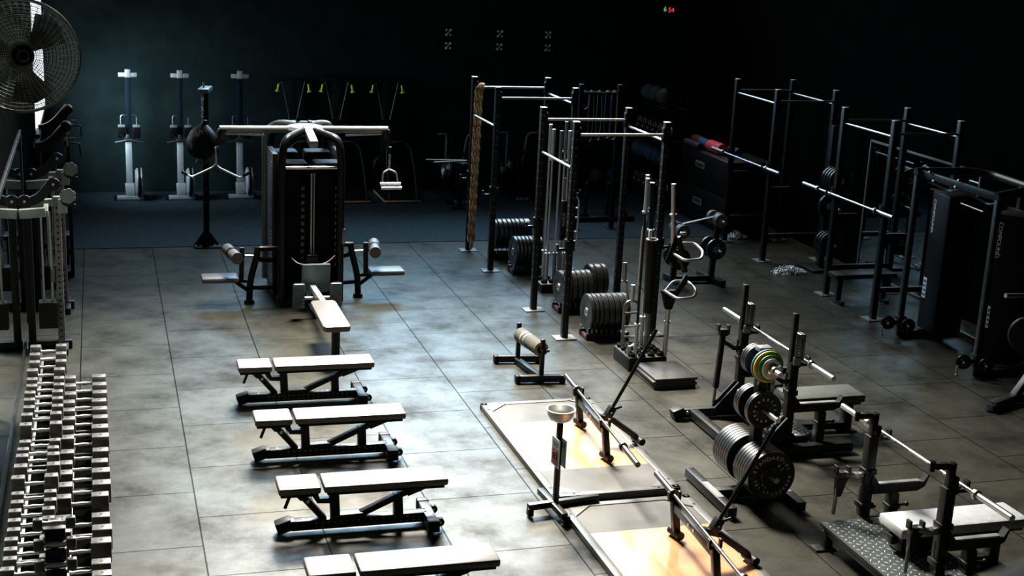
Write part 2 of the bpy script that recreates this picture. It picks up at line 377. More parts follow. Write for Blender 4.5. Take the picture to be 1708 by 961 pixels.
platform(10.30, 12.72, 'timber and rubber lifting platform nearer the dumbbell roller stand and cable tower')
platform(7.74, 10.14, 'timber and rubber lifting platform at the bottom edge, second one')
# ---------------------------------------------------------------- left wall: mirror, fan, dumbbells, pulley machines
MIR = mat('mirror_glass', (.55, .60, .60), .02, 1)
t = thing('wall_mirror', 'tall mirror on the left wall behind the dumbbell rack', 'mirror', (-.88, 10.6, 0))
b = B(); b.box((-.885, 10.6, 1.2), (.012, 11.0, 2.2)); obj('mirror_glass', b, MIR, t, True)
b = B()
b.box((-.88, 10.6, .06), (.03, 11.1, .08), .004); b.box((-.88, 10.6, 2.33), (.03, 11.1, .06), .004); b.box((-.88, 16.13, 1.2), (.03, .06, 2.3), .004); b.box((-.88, 5.07, 1.2), (.03, .06, 2.3), .004)
obj('mirror_frame', b, BLK, t, True)

def fan():
    c = V((-.46, 9.0, 3.9)); ax = V((.12, -.98, .10)).normalized()
    q = V((0, 0, 1)).rotation_difference(ax).to_matrix(); R_ = .345
    t = thing('wall_fan', 'large black caged fan on the wall at the top left corner', 'fan', c)
    P = lambda rr, a, z: c + q @ V((rr * math.cos(a), rr * math.sin(a), z))
    FW = mat('fan_wire', (.45, .50, .48), .4, .3)
    FG = mat('fan_ring', (.03, .032, .034), .35)
    dome = lambda rr, k: k * (.055 + .075 * math.sqrt(max(0, 1 - (rr / R_) ** 2)))
    for nm, k in (('front_grille', 1), ('rear_grille', -1)):
        b = B()
        n = 26 if k > 0 else 14
        for i in range(n):
            rr = .055 + (R_ - .06) * i / (n - 1) * 1.0
            b.tube([P(rr, 2 * PI * j / 44, dome(rr, k)) for j in range(44)], .0016, seg=4, closed=True)
        for j in range(48):
            a = 2 * PI * j / 48
            b.tube([P(rr, a + (.35 * rr / R_ if k > 0 else 0), dome(rr, k)) for rr in (.05, .12, .2, .28, R_ - .003)], .0014, seg=4)
        obj(nm, b, FW, t, True)
    b = B(); b.tube([P(R_, 2 * PI * j / 56, 0) for j in range(56)], .008, seg=8, closed=True)
    for z in (-.055, .055): b.tube([P(R_, 2 * PI * j / 56, z) for j in range(56)], .005, seg=6, closed=True)
    for j in range(10): b.beam(P(R_ + .002, 2 * PI * j / 10, -.055), P(R_ + .002, 2 * PI * j / 10, .055), .012, .004, 0)
    obj('outer_ring', b, FG, t, True)
    for k in range(3):
        b = B(); a0 = k * 2 * PI / 3 + .4
        pts = []
        for i in range(9):
            a = a0 + .95 * i / 8
            pts.append((a, i / 8))
        lo, hi = [], []
        for i, (a, s_) in enumerate(pts):
            z0 = -.035 + .075 * s_
            lo.append([b.b.verts.new(P(.07, a0 + .55 * s_ + .1, z0 * .5 + d)) for d in (-.002, .002)])
            hi.append([b.b.verts.new(P(.30 - .05 * abs(s_ - .5), a, z0 + d)) for d in (-.002, .002)])
        for i in range(8):
            for d in (0, 1): b.b.faces.new((lo[i][d], lo[i + 1][d], hi[i + 1][d], hi[i][d]))
            b.b.faces.new((hi[i][0], hi[i + 1][0], hi[i + 1][1], hi[i][1])); b.b.faces.new((lo[i][0], lo[i + 1][0], lo[i + 1][1], lo[i][1]))
        b.b.faces.new((lo[0][0], lo[0][1], hi[0][1], hi[0][0])); b.b.faces.new((lo[8][0], lo[8][1], hi[8][1], hi[8][0]))
        obj('blade', b, BLACKP, t, True)
    b = B(); b.lathe(c, [(0, -.26), (.07, -.25), (.085, -.20), (.085, -.08), (.05, -.05), (.05, .03), (0, .035)], ax, 28); obj('motor', b, BLKG, t, True)
    b = B(); b.lathe(c, [(0, .118), (.06, .118), (.068, .128), (.055, .142), (0, .145)], ax, 28); hb = obj('hub_badge', b, BLKG, t, True)
    b = B(); b.tube([c + q @ V((.033 * math.cos(2 * PI * j / 28), .033 * math.sin(2 * PI * j / 28), .145)) for j in range(28)], .0035, seg=6, closed=True); obj('badge_ring', b, ALU, hb, True)
    b = B(); e = c - ax * .2
    b.tube([e, e + V((-.16, .02, -.03)), V((-.86, 9.2, 3.8))], .025, seg=10, rad=.08); b.box((-.885, 9.2, 3.8), (.03, .16, .22), .005); obj('wall_bracket', b, BLK, t, True)
    b = B(); b.tube([e + V((-.05, 0, -.08)), (-.60, 9.2, 3.52), (-.66, 9.15, 3.3), (-.88, 9.2, 2.9)], .006, seg=6, rad=.1); obj('cord', b, GREYM, t, True)
fan()

HEX = mat('dumbbell_rubber', (.05, .047, .044), .46, noise=.25, scale=25, rn=.08)
def hexpts(r_): return [(r_ * math.cos(PI / 6 + k * PI / 3) , r_ * math.sin(PI / 6 + k * PI / 3)) for k in range(6)]
def dumbbell(r_, hl, gap, name='hex_dumbbell'):
    t = thing(name, 'x', 'dumbbell', (0, 0, -50), 0)
    Q = M(((0, 0, 1), (1, 0, 0), (0, 1, 0)))     # local x->Y, y->Z, z->X
    for s in (-1, 1):
        b = B(); pts = [(r_ * math.cos(k * PI / 3), r_ * math.sin(k * PI / 3)) for k in range(6)]
        b.prism(pts, hl, Q, (s * (gap / 2 + hl / 2), 0, 0), bev=.008); hd = obj('head', b, HEX, t)
        b = B(); X = s * (gap / 2 + hl / 2)
        b.tube([(X + .008 * math.cos(q), .011 * math.sin(q), r_ * .866 + .0005) for q in [2 * PI * j / 10 for j in range(10)]], .002, seg=4, closed=True); obj('weight_mark', b, RUB, hd)
    b = B(); b.lathe((0, 0, 0), [(.019, -gap / 2 - .005), (.013, -gap / 2 + .02), (.018, 0), (.013, gap / 2 - .02), (.019, gap / 2 + .005)], (1, 0, 0), 14); obj('handle', b, STEEL, t)
    return t
ORD = ['', 'second ', 'third ', 'fourth ', 'fifth ', 'sixth ', 'seventh ', 'eighth ', 'ninth ', 'tenth ', 'eleventh ', 'twelfth ', 'thirteenth ', 'fourteenth ', 'fifteenth ', 'sixteenth ', 'seventeenth ', 'eighteenth ', 'nineteenth ', 'twentieth ', 'twenty first ', 'twenty second ', 'twenty third ', 'twenty fourth ', 'twenty fifth ']
UPY = [13.0, 12.75, 12.52, 12.28, 12.06, 11.88, 11.7, 11.52, 11.33, 11.15, 10.89, 10.57, 10.41, 10.24, 10.01, 9.79, 9.55, 9.4, 9.25, 9.09, 8.94, 8.79, 8.64, 8.5, 8.35]
LOY = [13.04, 12.8, 12.57, 12.34, 12.12, 11.9, 11.62, 11.4, 11.1, 10.86, 10.62, 10.37, 10.17, 9.78, 9.53, 9.31, 9.0, 8.82]
sizes = [(.074, .095, .135), (.068, .09, .135), (.06, .085, .135)]
upd = [dumbbell(*s_) for s_ in sizes]; lod = [dumbbell(.088, .13, .145), dumbbell(.096, .14, .145)]
used = set()
def place_db(p, loc, lab, grp):
    if p.name in used: p = dup(p, loc)
    else: used.add(p.name); p.location = loc
    p['label'] = lab; p['group'] = grp
for i, y in enumerate(UPY):
    d = min([abs(y - z) for j, z in enumerate(UPY) if j != i])
    p = upd[0] if d > .2 else upd[1] if d > .165 else upd[2]
    r_ = {0: .074, 1: .068, 2: .06}[upd.index(p)]
    place_db(p, (-.535 + (i % 3 - 1) * .004, y, .655 + r_ * .866), 'pale topped hex dumbbell, %sfrom the far end of the upper rack row' % (ORD[i] if i else 'first '), 'hex dumbbells on the upper rack row')
for i, y in enumerate(LOY):
    p = lod[1] if i % 4 in (2, 3) and i > 4 else lod[0]
    r_ = .096 if p is lod[1] else .088
    place_db(p, (-.225 + (i % 3 - 1) * .004, y - .02, .30 + r_ * .866), 'wide hex dumbbell, %sfrom the far end of the lower rack row' % (ORD[i] if i else 'first '), 'hex dumbbells on the lower rack row')

t = thing('dumbbell_rack', 'black two-tier steel rack carrying both rows of hex dumbbells', 'rack', (-.38, 10.7, 0))
SHADE = mat('under_rack_shade', (.002, .002, .002), .95, spec=0)  # black sheet under each dumbbell row, standing in for the shade below
RZ_ = mat('rack_rail_steel', (.16, .165, .17), .45, .8, noise=.15, scale=10)
for nm, xs, z in (('upper_shelf', (-.615, -.455), .648), ('lower_shelf', (-.325, -.125), .293)):
    b = B()
    for x in xs: b.box((x, 10.7, z - .025), (.012, 5.1, .055), .002); b.box((x, 10.7, z - .052), (.05, 5.1, .01), .002)
    b.box((sum(xs) / 2, 10.7, z - .062), (xs[1] - xs[0] + .10, 5.0, .006), 0, None, 1)
    y = 8.2
    while y < 13.25: b.box((sum(xs) / 2, y, z - .045), (xs[1] - xs[0], .02, .02), .002); y += .55
    obj(nm, b, [RZ_, SHADE], t, True)
for y in (8.25, 10.73, 13.2):
    b = B(); b.beam((-.70, y, .04), (-.06, y, .04), .06, .08, .005); b.beam((-.66, y, .05), (-.64, y, .70), .06, .06, .005)
    b.beam((-.66, y, .585), (-.40, y, .585), .05, .05, .004); b.beam((-.66, y, .22), (-.08, y, .23), .05, .05, .004); obj('end_frame', b, BLK, t, True)

t = thing('dumbbell_tower', 'narrow black upright stand holding small dumbbells at the bottom left edge', 'rack', (-.335, 7.85, 0))
b = B()
b.box((-.335, 7.93, .65), (.075, .05, 1.22), .006); obj('column', b, BLK, t, True)
for k in range(4):
    z = 1.22 - k * .135 - .01
    b = B(); b.box((-.335, 7.865, z - .04), (.12, .012, .13), .004, RX(-.12)); b.box((-.335, 7.87, z + .022), (.125, .07, .012), .003); obj('cradle', b, BLK, t, True)
b = B(); b.box((-.335, 7.85, .03), (.40, .45, .06), .008); obj('base_plate', b, BLK, t, True)
p = dumbbell(.042, .055, .13, 'small_hex_dumbbell')
for k in range(4):
    loc = (-.335, 7.835, 1.22 - k * .135 + .055)
    o = p if k == 0 else dup(p, loc); o.location = loc
    o['label'] = 'small hex dumbbell on the narrow upright stand, %sfrom the top' % (['', 'second ', 'third ', 'fourth '][k] or 'first '); o['group'] = 'small dumbbells on the upright stand'

# pulley stations standing along the wall
def pulley(y, n, lab):
    t = thing('cable_station', lab, 'cable machine', (-.6, y, 0), 0, 'cable stations along the left wall')
    LG = mat('grey_green_frame', (.20, .23, .22), .45, noise=.15)if n == 0 else bpy.data.materials['grey_green_frame']
    b = B(); b.box((-.49, y, .88), (.075, .085, 1.72), .004); up_ = obj('hole_upright', b, GREYM, t, True)
    b = B()
    for k in range(22):
        b.cyl((-.49, y - .0435, .15 + k * .07), (-.49, y - .0415, .15 + k * .07), .012, seg=8); b.cyl((-.4535, y, .15 + k * .07), (-.4515, y, .15 + k * .07), .012, seg=8)
    obj('pin_holes', b, BLACKP, up_, True)
    for s in (0, 1):
        b = B(); x = -.66 + s * .09; b.cyl((x, y - .05, .25), (x, y - .05, 1.58), .012, seg=10); obj('guide_rod', b, STEEL, t, True)
    b = B(); b.box((-.62, y - .05, .42), (.20, .16, .30), .008)
    for k in range(5): b.box((-.62, y - .132, .31 + k * .055), (.19, .004, .008))
    obj('weight_stack', b, BLK, t, True)
    b = B(); b.beam((-.87, y - .25, 1.60), (-.60, y - .25, 1.62), .07, .10, .006); b.beam((-.84, y, 1.66), (-.45, y, 1.68), .06, .08, .006); b.beam((-.60, y - .25, 1.60), (-.60, y, 1.64), .05, .07, .004); obj('cross_beam', b, LG, t, True)
    b = B(); b.tube([(-.80, y - .1, 1.70), (-.68, y - .1, 1.73), (-.58, y - .1, 1.84), (-.52, y - .1, 1.92)], .04, sq=(.05, .10), rad=.08); obj('pulley_arm', b, BLK, t, True)
    for x, z in ((-.815, 1.715), (-.515, 1.90)):
        b = B(); b.lathe((x, y - .13, z), [(0, -.02), (.07, -.02), (.072, -.012), (.06, 0), (.072, .012), (.07, .02), (0, .02)], (0, 1, 0), 26); w_ = obj('pulley_wheel', b, BLKG, t, True)
        b = B(); b.cyl((x, y - .158, z), (x, y - .149, z), .014, seg=12); obj('axle_bolt', b, STEEL, w_, True)
    b = B(); b.box((-.43, y - .02, 1.64), (.09, .11, .16), .006); obj('carriage', b, LG, t, True)
    b = B(); pts = [(.085 * (1 if i % 4 else .86) * math.cos(2 * PI * i / 28), .085 * (1 if i % 4 else .86) * math.sin(2 * PI * i / 28)) for i in range(28)]
    b.prism(pts, .012, RX(PI / 2), (-.37, y - .09, 1.76)); obj('index_disc', b, LG, t, True)
    b = B(); b.lathe((-.37, y - .075, 1.72), [(0, -.012), (.078, -.012), (.08, .012), (0, .012)], (0, 1, 0), 24); b.tube([(-.33, y - .06, 1.68), (-.30, y - .07, 1.66), (-.30, y - .07, 1.60)], .008, seg=6); obj('swivel_pulley', b, BLK, t, True)
    b = B(); b.beam((-.85, y, .05), (-.38, y, .05), .08, .10, .006); b.beam((-.45, y - .3, .04), (-.45, y + .3, .04), .06, .08, .006); b.beam((-.80, y, .05), (-.80, y, 1.70), .08, .06, .004); obj('base_frame', b, BLK, t, True)
    b = B(); b.tube([(-.53, y - .10, 1.83), (-.55, y - .1, 1.0), (-.56, y - .1, .55)], .004, seg=6); b.cyl((-.56, y - .1, .95), (-.56, y - .1, .80), .022, seg=12); obj('cable_handle', b, DSTEEL, t, True)
    return t
for i, y in enumerate((15.4, 17.05)):
    pulley(y, i, ['cable pulley station on the left wall nearest the dumbbell rack', 'middle cable pulley station on the left wall with red-marked upright'][i])
b = B(); b.box((-.45, 17.01, 1.02), (.03, .004, .6)); 
t = [o for o in COL.objects if o.name.startswith('cable_station')][1]
b2 = B()
for k in range(7): b2.box((-.49, 17.006, .55 + k * .09), (.022, .004, .055), .001)
b.b.free(); obj('red_scale_marks', b2, mat('red_marks', (.35, .04, .05), .6, noise=.2), t, True)
# curved arm press station further back
t = thing('plate_loaded_press', 'black machine with two curved arms in front of the left window', 'machine', (-.6, 19.4, 0))
for k, (y, z) in enumerate(((18.7, 1.74), (19.9, 1.80))):
    b = B(); b.tube([(-.83, y, z), (-.72, y, z + .02), (-.60, y, z + .10), (-.48, y, z + .24), (-.44, y, z + .28)], .06, sq=(.09, .12), rad=.08); b.sph((-.44, y, z + .28), .075, seg=16)
    a = obj('curved_arm', b, BLK, t, True)
    b = B(); b.cyl((-.44, y, z + .20), (-.44, y, z + .02), .035, seg=12); b.cyl((-.40, y, z + .12), (-.32, y, z + .12), .012, seg=8); b.box((-.46, y, z + .13), (.05, .08, .07), .004); obj('arm_pivot', b, DSTEEL, a, True)
    b = B(); b.tube([(-.40, y, z + .06), (-.28, y, z + .05), (-.27, y, z - .12)], .012, seg=8, rad=.02); obj('grip_handle', b, RUB, a, True)
b = B(); b.box((-.83, 19.3, .95), (.07, .10, 1.75), .005); b.box((-.42, 18.6, .74), (.05, .07, 1.42), .005); b.beam((-.83, 18.5, .05), (-.83, 20.1, .05), .07, .08, .005)
b.beam((-.83, 18.6, .05), (-.40, 18.6, .05), .07, .08, .005); b.beam((-.83, 18.7, 1.7), (-.83, 19.9, 1.78), .07, .08, .005); b.beam((-.83, 19.9, .05), (-.45, 19.9, .05), .07, .08, .005); b.box((-.45, 19.9, .9), (.05, .07, 1.7), .005)
obj('frame', b, BLK, t, True)
b = B(); b.box((-.58, 19.3, .42), (.28, .32, .07), .02); b.box((-.72, 19.3, .85), (.08, .28, .75), .02); obj('seat', b, PADD, t, True)
b = B(); b.beam((-.83, 19.3, .25), (-.5, 19.3, .37), .06, .06, .004); b.box((-.5, 19.3, .19), (.06, .06, .38), .004); obj('seat_post', b, BLK, t, True)
# ---------------------------------------------------------------- back wall: rowers, ski machines, marks, clock
RALU = mat('satin_aluminium', (.36, .38, .40), .45, .5, noise=.08, scale=12)
def rower():
    t = thing('rowing_machine', 'x', 'rowing machine', (0, 0, 0), 0, 'rowing machines stored upright')
    b = B(); b.box((0, 0, .055), (.50, .06, .07), .008); 
    ft = obj('floor_foot', b, RALU, t)
    for s in (-1, 1):
        b = B(); b.box((s * .25, 0, .05), (.05, .08, .10), .008); b.cyl((s * .23, -.02, .025), (s * .23, .02, .025), .025, seg=12); obj('foot_cap', b, RUB, ft)
    b = B(); b.beam((-.0, .02, .08), (-.01, .03, .30), .15, .10, .01); b.beam((-.01, .03, .28), (-.01, .06, 1.02), .105, .09, .008); obj('front_leg', b, RALU, t)
    b = B(); b.lathe((.15, .02, .32), [(0, -.07), (.20, -.07), (.24, -.04), (.245, .04), (.20, .07), (0, .07)], (1, 0, 0), 30); fw = obj('flywheel_cage', b, RALU, t)
    b = B(); b.lathe((.15, .02, .32), [(.246, -.02), (.25, -.02), (.25, .02), (.246, .02)], (1, 0, 0), 30); b.box((.15, -.226, .34), (.05, .02, .22), .005); obj('cage_band', b, BLACKP, fw)
    b = B(); b.box((-.02, .05, 1.06), (.11, .10, .10), .008); b.box((-.02, -.012, 1.10), (.05, .01, .08), .003); obj('rail_joint', b, DSTEEL, t)
    b = B(); b.box((0, .06, 1.60), (.085, .06, 1.02), .006); obj('monorail', b, NAVY, t)
    b = B(); b.box((0, .06, 2.14), (.30, .05, .07), .006); b.box((0, .06, 2.16), (.09, .06, .14), .006); obj('rail_end_foot', b, RALU, t)
    for s in (-1, 1):
        b = B(); b.box((s * .12, .02, 1.18), (.13, .10, .20), .02, RX(.25)); fp = obj('footrest', b, BLACKP, t)
        b = B(); b.box((s * .12, -.05, 1.29), (.12, .02, .05), .012, RX(.25)); obj('foot_strap', b, GREYM, fp)
    b = B(); b.tube([(-.13, .05, 1.22), (-.13, .05, 1.46), (.13, .05, 1.46), (.13, .05, 1.22)], .011, seg=8, rad=.04); obj('monitor_arm', b, DSTEEL, t)
    b = B(); b.tube([(-.23, -.02, 1.01), (-.12, -.02, 1.03), (0, -.02, 1.05), (.12, -.02, 1.03), (.23, -.02, 1.01)], .013, seg=8); b.tube([(-.14, -.02, 1.14), (-.04, -.02, 1.05)], .008, seg=6); obj('pull_handle', b, DSTEEL, t)
    return t
r0 = rower()
for i, (x, y) in enumerate(((.45, 23.72), (1.30, 23.70), (2.31, 23.74))):
    o = r0 if i == 0 else dup(r0, (x, y, 0)); o.location = (x, y, 0)
    o['label'] = ['silver rowing machine stored upright by the blue-lit back wall, nearest the corner', 'middle silver rowing machine stored upright, left of the punch bag post', 'silver rowing machine stored upright, partly behind the left arm of the cable tower'][i]

# striking post with bag
t = thing('bag_post', 'tall black floor post with bracket and chain for a punch bag', 'post', (1.47, 20.22, 0))
b = B(); b.box((1.46, 20.22, 1.18), (.085, .085, 2.34), .004); obj('post', b, BLKG, t, True)
b = B(); b.box((1.47, 20.22, .012), (.40, .30, .02), .004)
for s in (-1, 1): b.prism([(0, 0), (s * .15, 0), (0, .22)], .012, RX(PI / 2), (1.46 + s * .04, 20.22, .02))
b.prism([(0, 0), (-.12, 0), (0, .22)], .012, M(((0, 0, 1), (1, 0, 0), (0, 1, 0))), (1.46, 20.18, .02))
bp = obj('base_plate', b, BLKG, t, True)
b = B()
for dx in (-.17, -.1, .1, .17): b.cyl((1.47 + dx, 20.11, .02), (1.47 + dx, 20.11, .045), .014, seg=8)
obj('anchor_bolts', b, STEEL, bp, True)
b = B(); b.box((1.45, 20.05, 2.36), (.15, .44, .06), .006, RZ(-.22)); b.cyl((1.43, 20.06, 2.39), (1.43, 20.06, 2.46), .014, seg=8); obj('top_bracket', b, GREYM, t, True)
def chain(b, pts, lr=.016, wr=.0045, mi=0):
    P = [V(p) for p in pts]; L = 0; k = 0
    for a, c_ in zip(P, P[1:]):
        d = c_ - a; n = max(1, int(d.length / (lr * 2.2))); x = d.normalized(); y = x.orthogonal().normalized(); z = x.cross(y)
        for i in range(n):
            m_ = a + d * (i + .5) / n; yy = y if k % 2 else z; k += 1
            b.tube([m_ + x * lr * 1.5 * math.cos(q) + yy * lr * .8 * math.sin(q) for q in [2 * PI * j / 8 for j in range(8)]], wr, seg=5, closed=True)
b = B(); chain(b, [(1.41, 19.90, 2.34), (1.40, 19.90, 2.15), (1.40, 19.90, 1.96)], .022, .006); obj('chain', b, DSTEEL, t, True)
t = thing('punch_bag', 'round black punch bag with pale markings hanging on the post', 'punch bag', (1.40, 19.90, 1.60))
b = B(); b.lathe((1.39, 19.90, 1.62), [(0, .33), (.035, .32), (.05, .26), (.10, .22), (.18, .15), (.225, .02), (.21, -.12), (.14, -.21), (0, -.25)], (.12, 0, 1), 28); obj('bag_body', b, PADD, t, True)
lettering('lettering', '60', .11, LETTERW, t, (1.335, 19.735, 1.77), (1, 0, .35), (-.3, .45, .9), .004)
b = B(); b.box((1.225, 19.755, 1.62), (.05, .012, .14), .004, RZ(-.6)); obj('pale_patch', b, GREYM, t, True)
b = B(); b.tube([(1.34, 19.9, 1.42), (1.30, 19.9, 1.33), (1.46, 19.9, 1.32), (1.48, 19.9, 1.42)], .012, seg=6); obj('bottom_strap', b, DSTEEL, t, True)

def ski(x, lab):
    t = thing('ski_machine', lab, 'ski machine', (x, 23.85, 0), 0, 'ski machines on the back wall')
    b = B(); b.box((x + .14, 23.75, .035), (.66, 1.10, .05), .01); pl = obj('floor_platform', b, RUB, t, True)
    b = B(); b.box((x + .14, 23.20, .04), (.67, .018, .03), .004); b.box((x - .19, 23.72, .04), (.018, 1.02, .03), .004); obj('wood_edge', b, mat('pale_wood_edge', (.42, .30, .2), .6, noise=.2) if 'pale_wood_edge' not in bpy.data.materials else bpy.data.materials['pale_wood_edge'], pl, True)
    b = B(); b.tube([(x - .09, 23.30, .05), (x - .13, 23.35, .60), (x - .14, 23.42, .98), (x - .02, 23.43, 1.07), (x + .17, 23.43, 1.07), (x + .29, 23.42, .98), (x + .36, 23.35, .60), (x + .42, 23.30, .05)], .013, seg=8, rad=.06); obj('hoop_frame', b, DSTEEL, t, True)
    b = B(); b.box((x, 24.25, 1.05), (.14, .16, 2.06), .01); b.box((x, 24.2, 2.05), (.60, .08, .05), .012); obj('column', b, BLK, t, True)
    b = B(); b.lathe((x, 24.10, .52), [(0, -.08), (.22, -.08), (.25, -.04), (.25, .04), (.22, .08), (0, .08)], (0, 1, 0), 26); obj('flywheel_housing', b, BLACKP, t, True)
    b = B(); b.box((x, 24.05, 1.30), (.20, .04, .14), .01); obj('monitor', b, BLACKP, t, True)
    for s in (-1, 1):
        b = B(); b.lathe((x + s * .27, 24.12, 1.92), [(0, -.075), (.042, -.075), (.036, -.055), (.018, -.05), (.018, .06), (0, .065)], (-s * .18, 0, 1), 14); obj('grip_handle', b, LIME, t, True)
        b = B(); b.tube([(x + s * .25, 24.14, 1.98), (x + s * .2, 24.15, 2.02), (x + s * .02, 24.15, 1.15)], .006, seg=5); obj('pull_cord', b, GREYM, t, True)
ski(3.27, 'ski machine with lime handles on the back wall, left one behind the cable tower')
ski(4.045, 'middle ski machine with lime handles on the back wall')
ski(4.955, 'ski machine with lime handles furthest right, its hooped platform in the open')

def air_bike(x, y, rz, lab):
    t = thing('air_bike', lab, 'exercise bike', (0, 0, 0), 0, 'air bikes along the back wall')
    b = B(); b.beam((-.10, -.45, .05), (-.10, .50, .05), .07, .07, .006); b.beam((-.38, -.48, .05), (.18, -.48, .05), .06, .06, .006); b.beam((-.38, .52, .05), (.18, .52, .05), .06, .06, .006)
    b.beam((-.10, -.25, .06), (-.10, -.12, .80), .06, .07, .005); b.beam((-.10, .30, .06), (-.10, .22, 1.05), .06, .08, .005); obj('frame', b, BLK, t)
    b = B(); b.lathe((-.10, .34, .50), [(0, -.09), (.28, -.09), (.33, -.05), (.33, .05), (.28, .09), (0, .09)], (1, 0, 0), 32); fw = obj('fan_cage', b, BLACKP, t)
    b = B()
    for s in (-1, 1):
        for rr in (.12, .18, .24, .29): b.tube([(-.10 + s * .096, .34 + rr * math.cos(q), .50 + rr * math.sin(q)) for q in [2 * PI * j / 28 for j in range(28)]], .003, seg=4, closed=True)
    obj('cage_wire', b, DSTEEL, fw)
    b = B(); b.prism([(-.13, -.14), (.13, -.14), (.06, .14), (-.06, .14)], .07, c=(-.10, -.13, .86), bev=.015); obj('saddle', b, PADD, t)
    for s in (-1, 1):
        b = B(); b.beam((-.10 + s * .15, .15, .42), (-.10 + s * .19, -.02, 1.12), .035, .035, .004); b.tube([(-.10 + s * .19, -.02, 1.12), (-.10 + s * .20, -.10, 1.20), (-.10 + s * .36, -.10, 1.205)], .018, seg=8, rad=.05); obj('swing_arm', b, GREYM, t)
        b = B(); b.box((-.10 + s * .17, .0, .36 + s * .12), (.10, .09, .03), .008); b.beam((-.10 + s * .11, .05, .40), (-.10 + s * .11, .0, .36 + s * .12), .03, .02, .003); obj('pedal', b, BLACKP, t)
    b = B(); b.box((-.10, .10, 1.12), (.17, .05, .12), .012, RX(-.4)); mo = obj('console', b, BLACKP, t)
    t.location = (x, y, 0); t.rotation_euler = (0, 0, rz)
    lettering('lettering', 'ROGUE', .075, LETTERW, mo, (-.10, -.515, .05), (1, 0, 0), (0, 0, 1), .002, False)
    return t
air_bike(6.22, 23.55, 0, 'dark air bike by the back wall, left of the hanging rope')
air_bike(7.42, 23.75, 0, 'dark air bike by the back wall, right of the hanging rope')
t = thing('rowing_handle_stand', 'low black stand holding two bare pale bars beside the left air bike', 'stand', (5.9, 22.7, 0))
b = B(); b.box((6.0, 22.7, .40), (.06, .06, .80), .004); b.box((6.0, 22.7, .02), (.34, .30, .04), .006); obj('stand_post', b, BLK, t, True)
b = B(); b.box((6.0, 22.7, .82), (.10, .34, .03), .004, RZ(.3)); obj('cradle', b, GREYM, t, True)
for k in (0, 1):
    b = B(); b.cyl((5.38 + k * .1, 22.74 - k * .16, .865 - k * .02), (6.10, 22.72 - k * .03, .85), .014, seg=10); obj('bar', b, STEEL, t, True)

# crossed dumbbell emblems painted flat on the back wall
EMB = mat('pale_paint', (.86, .92, .94), .6, noise=.1)
grp = 'crossed dumbbell emblems on the back wall'
for i, x in enumerate((6.13, 7.11, 8.05)):
    for k, z in enumerate((2.92, 2.68)):
        b = B(); y = 24.443
        for a in (.85, 2.29):
            c_, s_ = math.cos(a), math.sin(a)
            b.beam((x - .06 * c_, y, z - .06 * s_), (x + .06 * c_, y, z + .06 * s_), .012 if a < 1 else .018, .004, 0, up=(0, 1, 0)) if a < 1 else None
            for s in (-1, 1): b.cyl((x + s * .058 * c_, y - .004, z + s * .058 * s_), (x + s * .058 * c_, y + .004, z + s * .058 * s_), .022 if a < 1 else .019, seg=14)
        o = obj('wall_emblem', b, EMB, at=(x, y, z))
        tag(o, 'small pale crossed dumbbell emblem on the back wall, %s column, %s row' % (('left', 'middle', 'right')[i], ('upper', 'lower')[k]), 'emblem', grp)
t = thing('wall_clock', 'digital wall timer with one green and two red digits', 'clock', (10.42, 24.40, 3.46))
b = B(); b.box((10.46, 24.42, 3.47), (.36, .05, .16), .01); obj('case', b, BLK, t, True)
GR = mat('green_digit', (.05, .5, .3), .5, emit=((.15, 1, .6), .5)); RE = mat('red_digit', (.5, .02, .02), .5, emit=((1, .06, .04), 1.0))
lettering('green_digit', '6', .125, GR, t, (10.345, 24.392, 3.46), (1, 0, 0), (0, 0, 1), .002)
lettering('red_digits', '54', .125, RE, t, (10.47, 24.392, 3.445), (1, 0, 0), (0, 0, 1), .002)
# ---------------------------------------------------------------- four-station cable tower
t = thing('cable_tower', 'tall black four-station cable tower with silver arms and leg extension seats', 'cable machine', (2.5, 17.35, 0))
b = B(); b.box((2.52, 17.4, .05), (.80, 1.25, .08), .01); b.beam((2.5, 16.72, .03), (2.5, 16.2, .03), .08, .05, .004); b.cyl((2.2, 16.8, .01), (2.2, 16.8, .05), .06, seg=14); b.cyl((2.80, 16.8, .01), (2.80, 16.8, .05), .06, seg=14); obj('base_frame', b, BLK, t, True)
SHR = mat('dark_shroud', (.0012, .0012, .003), .55, spec=.05, noise=.2, scale=4)
for x in (2.29, 2.72):
    for y in (16.93, 17.78):
        b = B(); b.box((x, y, .98), (.34, .30, 1.76), .03); sh = obj('stack_shroud', b, SHR, t, True)
        if y < 17:
            b = B()
            for k in range(12): b.box((x + .11, 16.778, .55 + k * .09), (.045, .006, .05), .002)
            obj('weight_scale_marks', b, OXIDE, sh, True)
b = B(); b.box((2.09, 17.35, 1.0), (.07, .62, 1.86), .01); b.box((2.93, 17.35, 1.0), (.07, .62, 1.86), .01); obj('side_panel', b, BLK, t, True)
b = B()
for k in range(34): b.box((2.052, 17.35, .25 + k * .047), (.006, .50, .012), .001)
obj('panel_louvres', b, DSTEEL, t, True)
b = B(); b.cyl((2.505, 16.76, .35), (2.505, 16.76, 1.72), .012, seg=10); b.cyl((2.545, 16.80, .35), (2.545, 16.80, 1.72), .009, seg=8); obj('guide_rod', b, STEEL, t, True)
b = B(); b.cyl((2.13, 16.77, 1.80), (2.90, 16.77, 1.80), .022, seg=12); obj('top_crossbar', b, STEEL, t, True)
AR = mat('tower_arm_paint', (.20, .205, .21), .33, .3, noise=.1, scale=6)
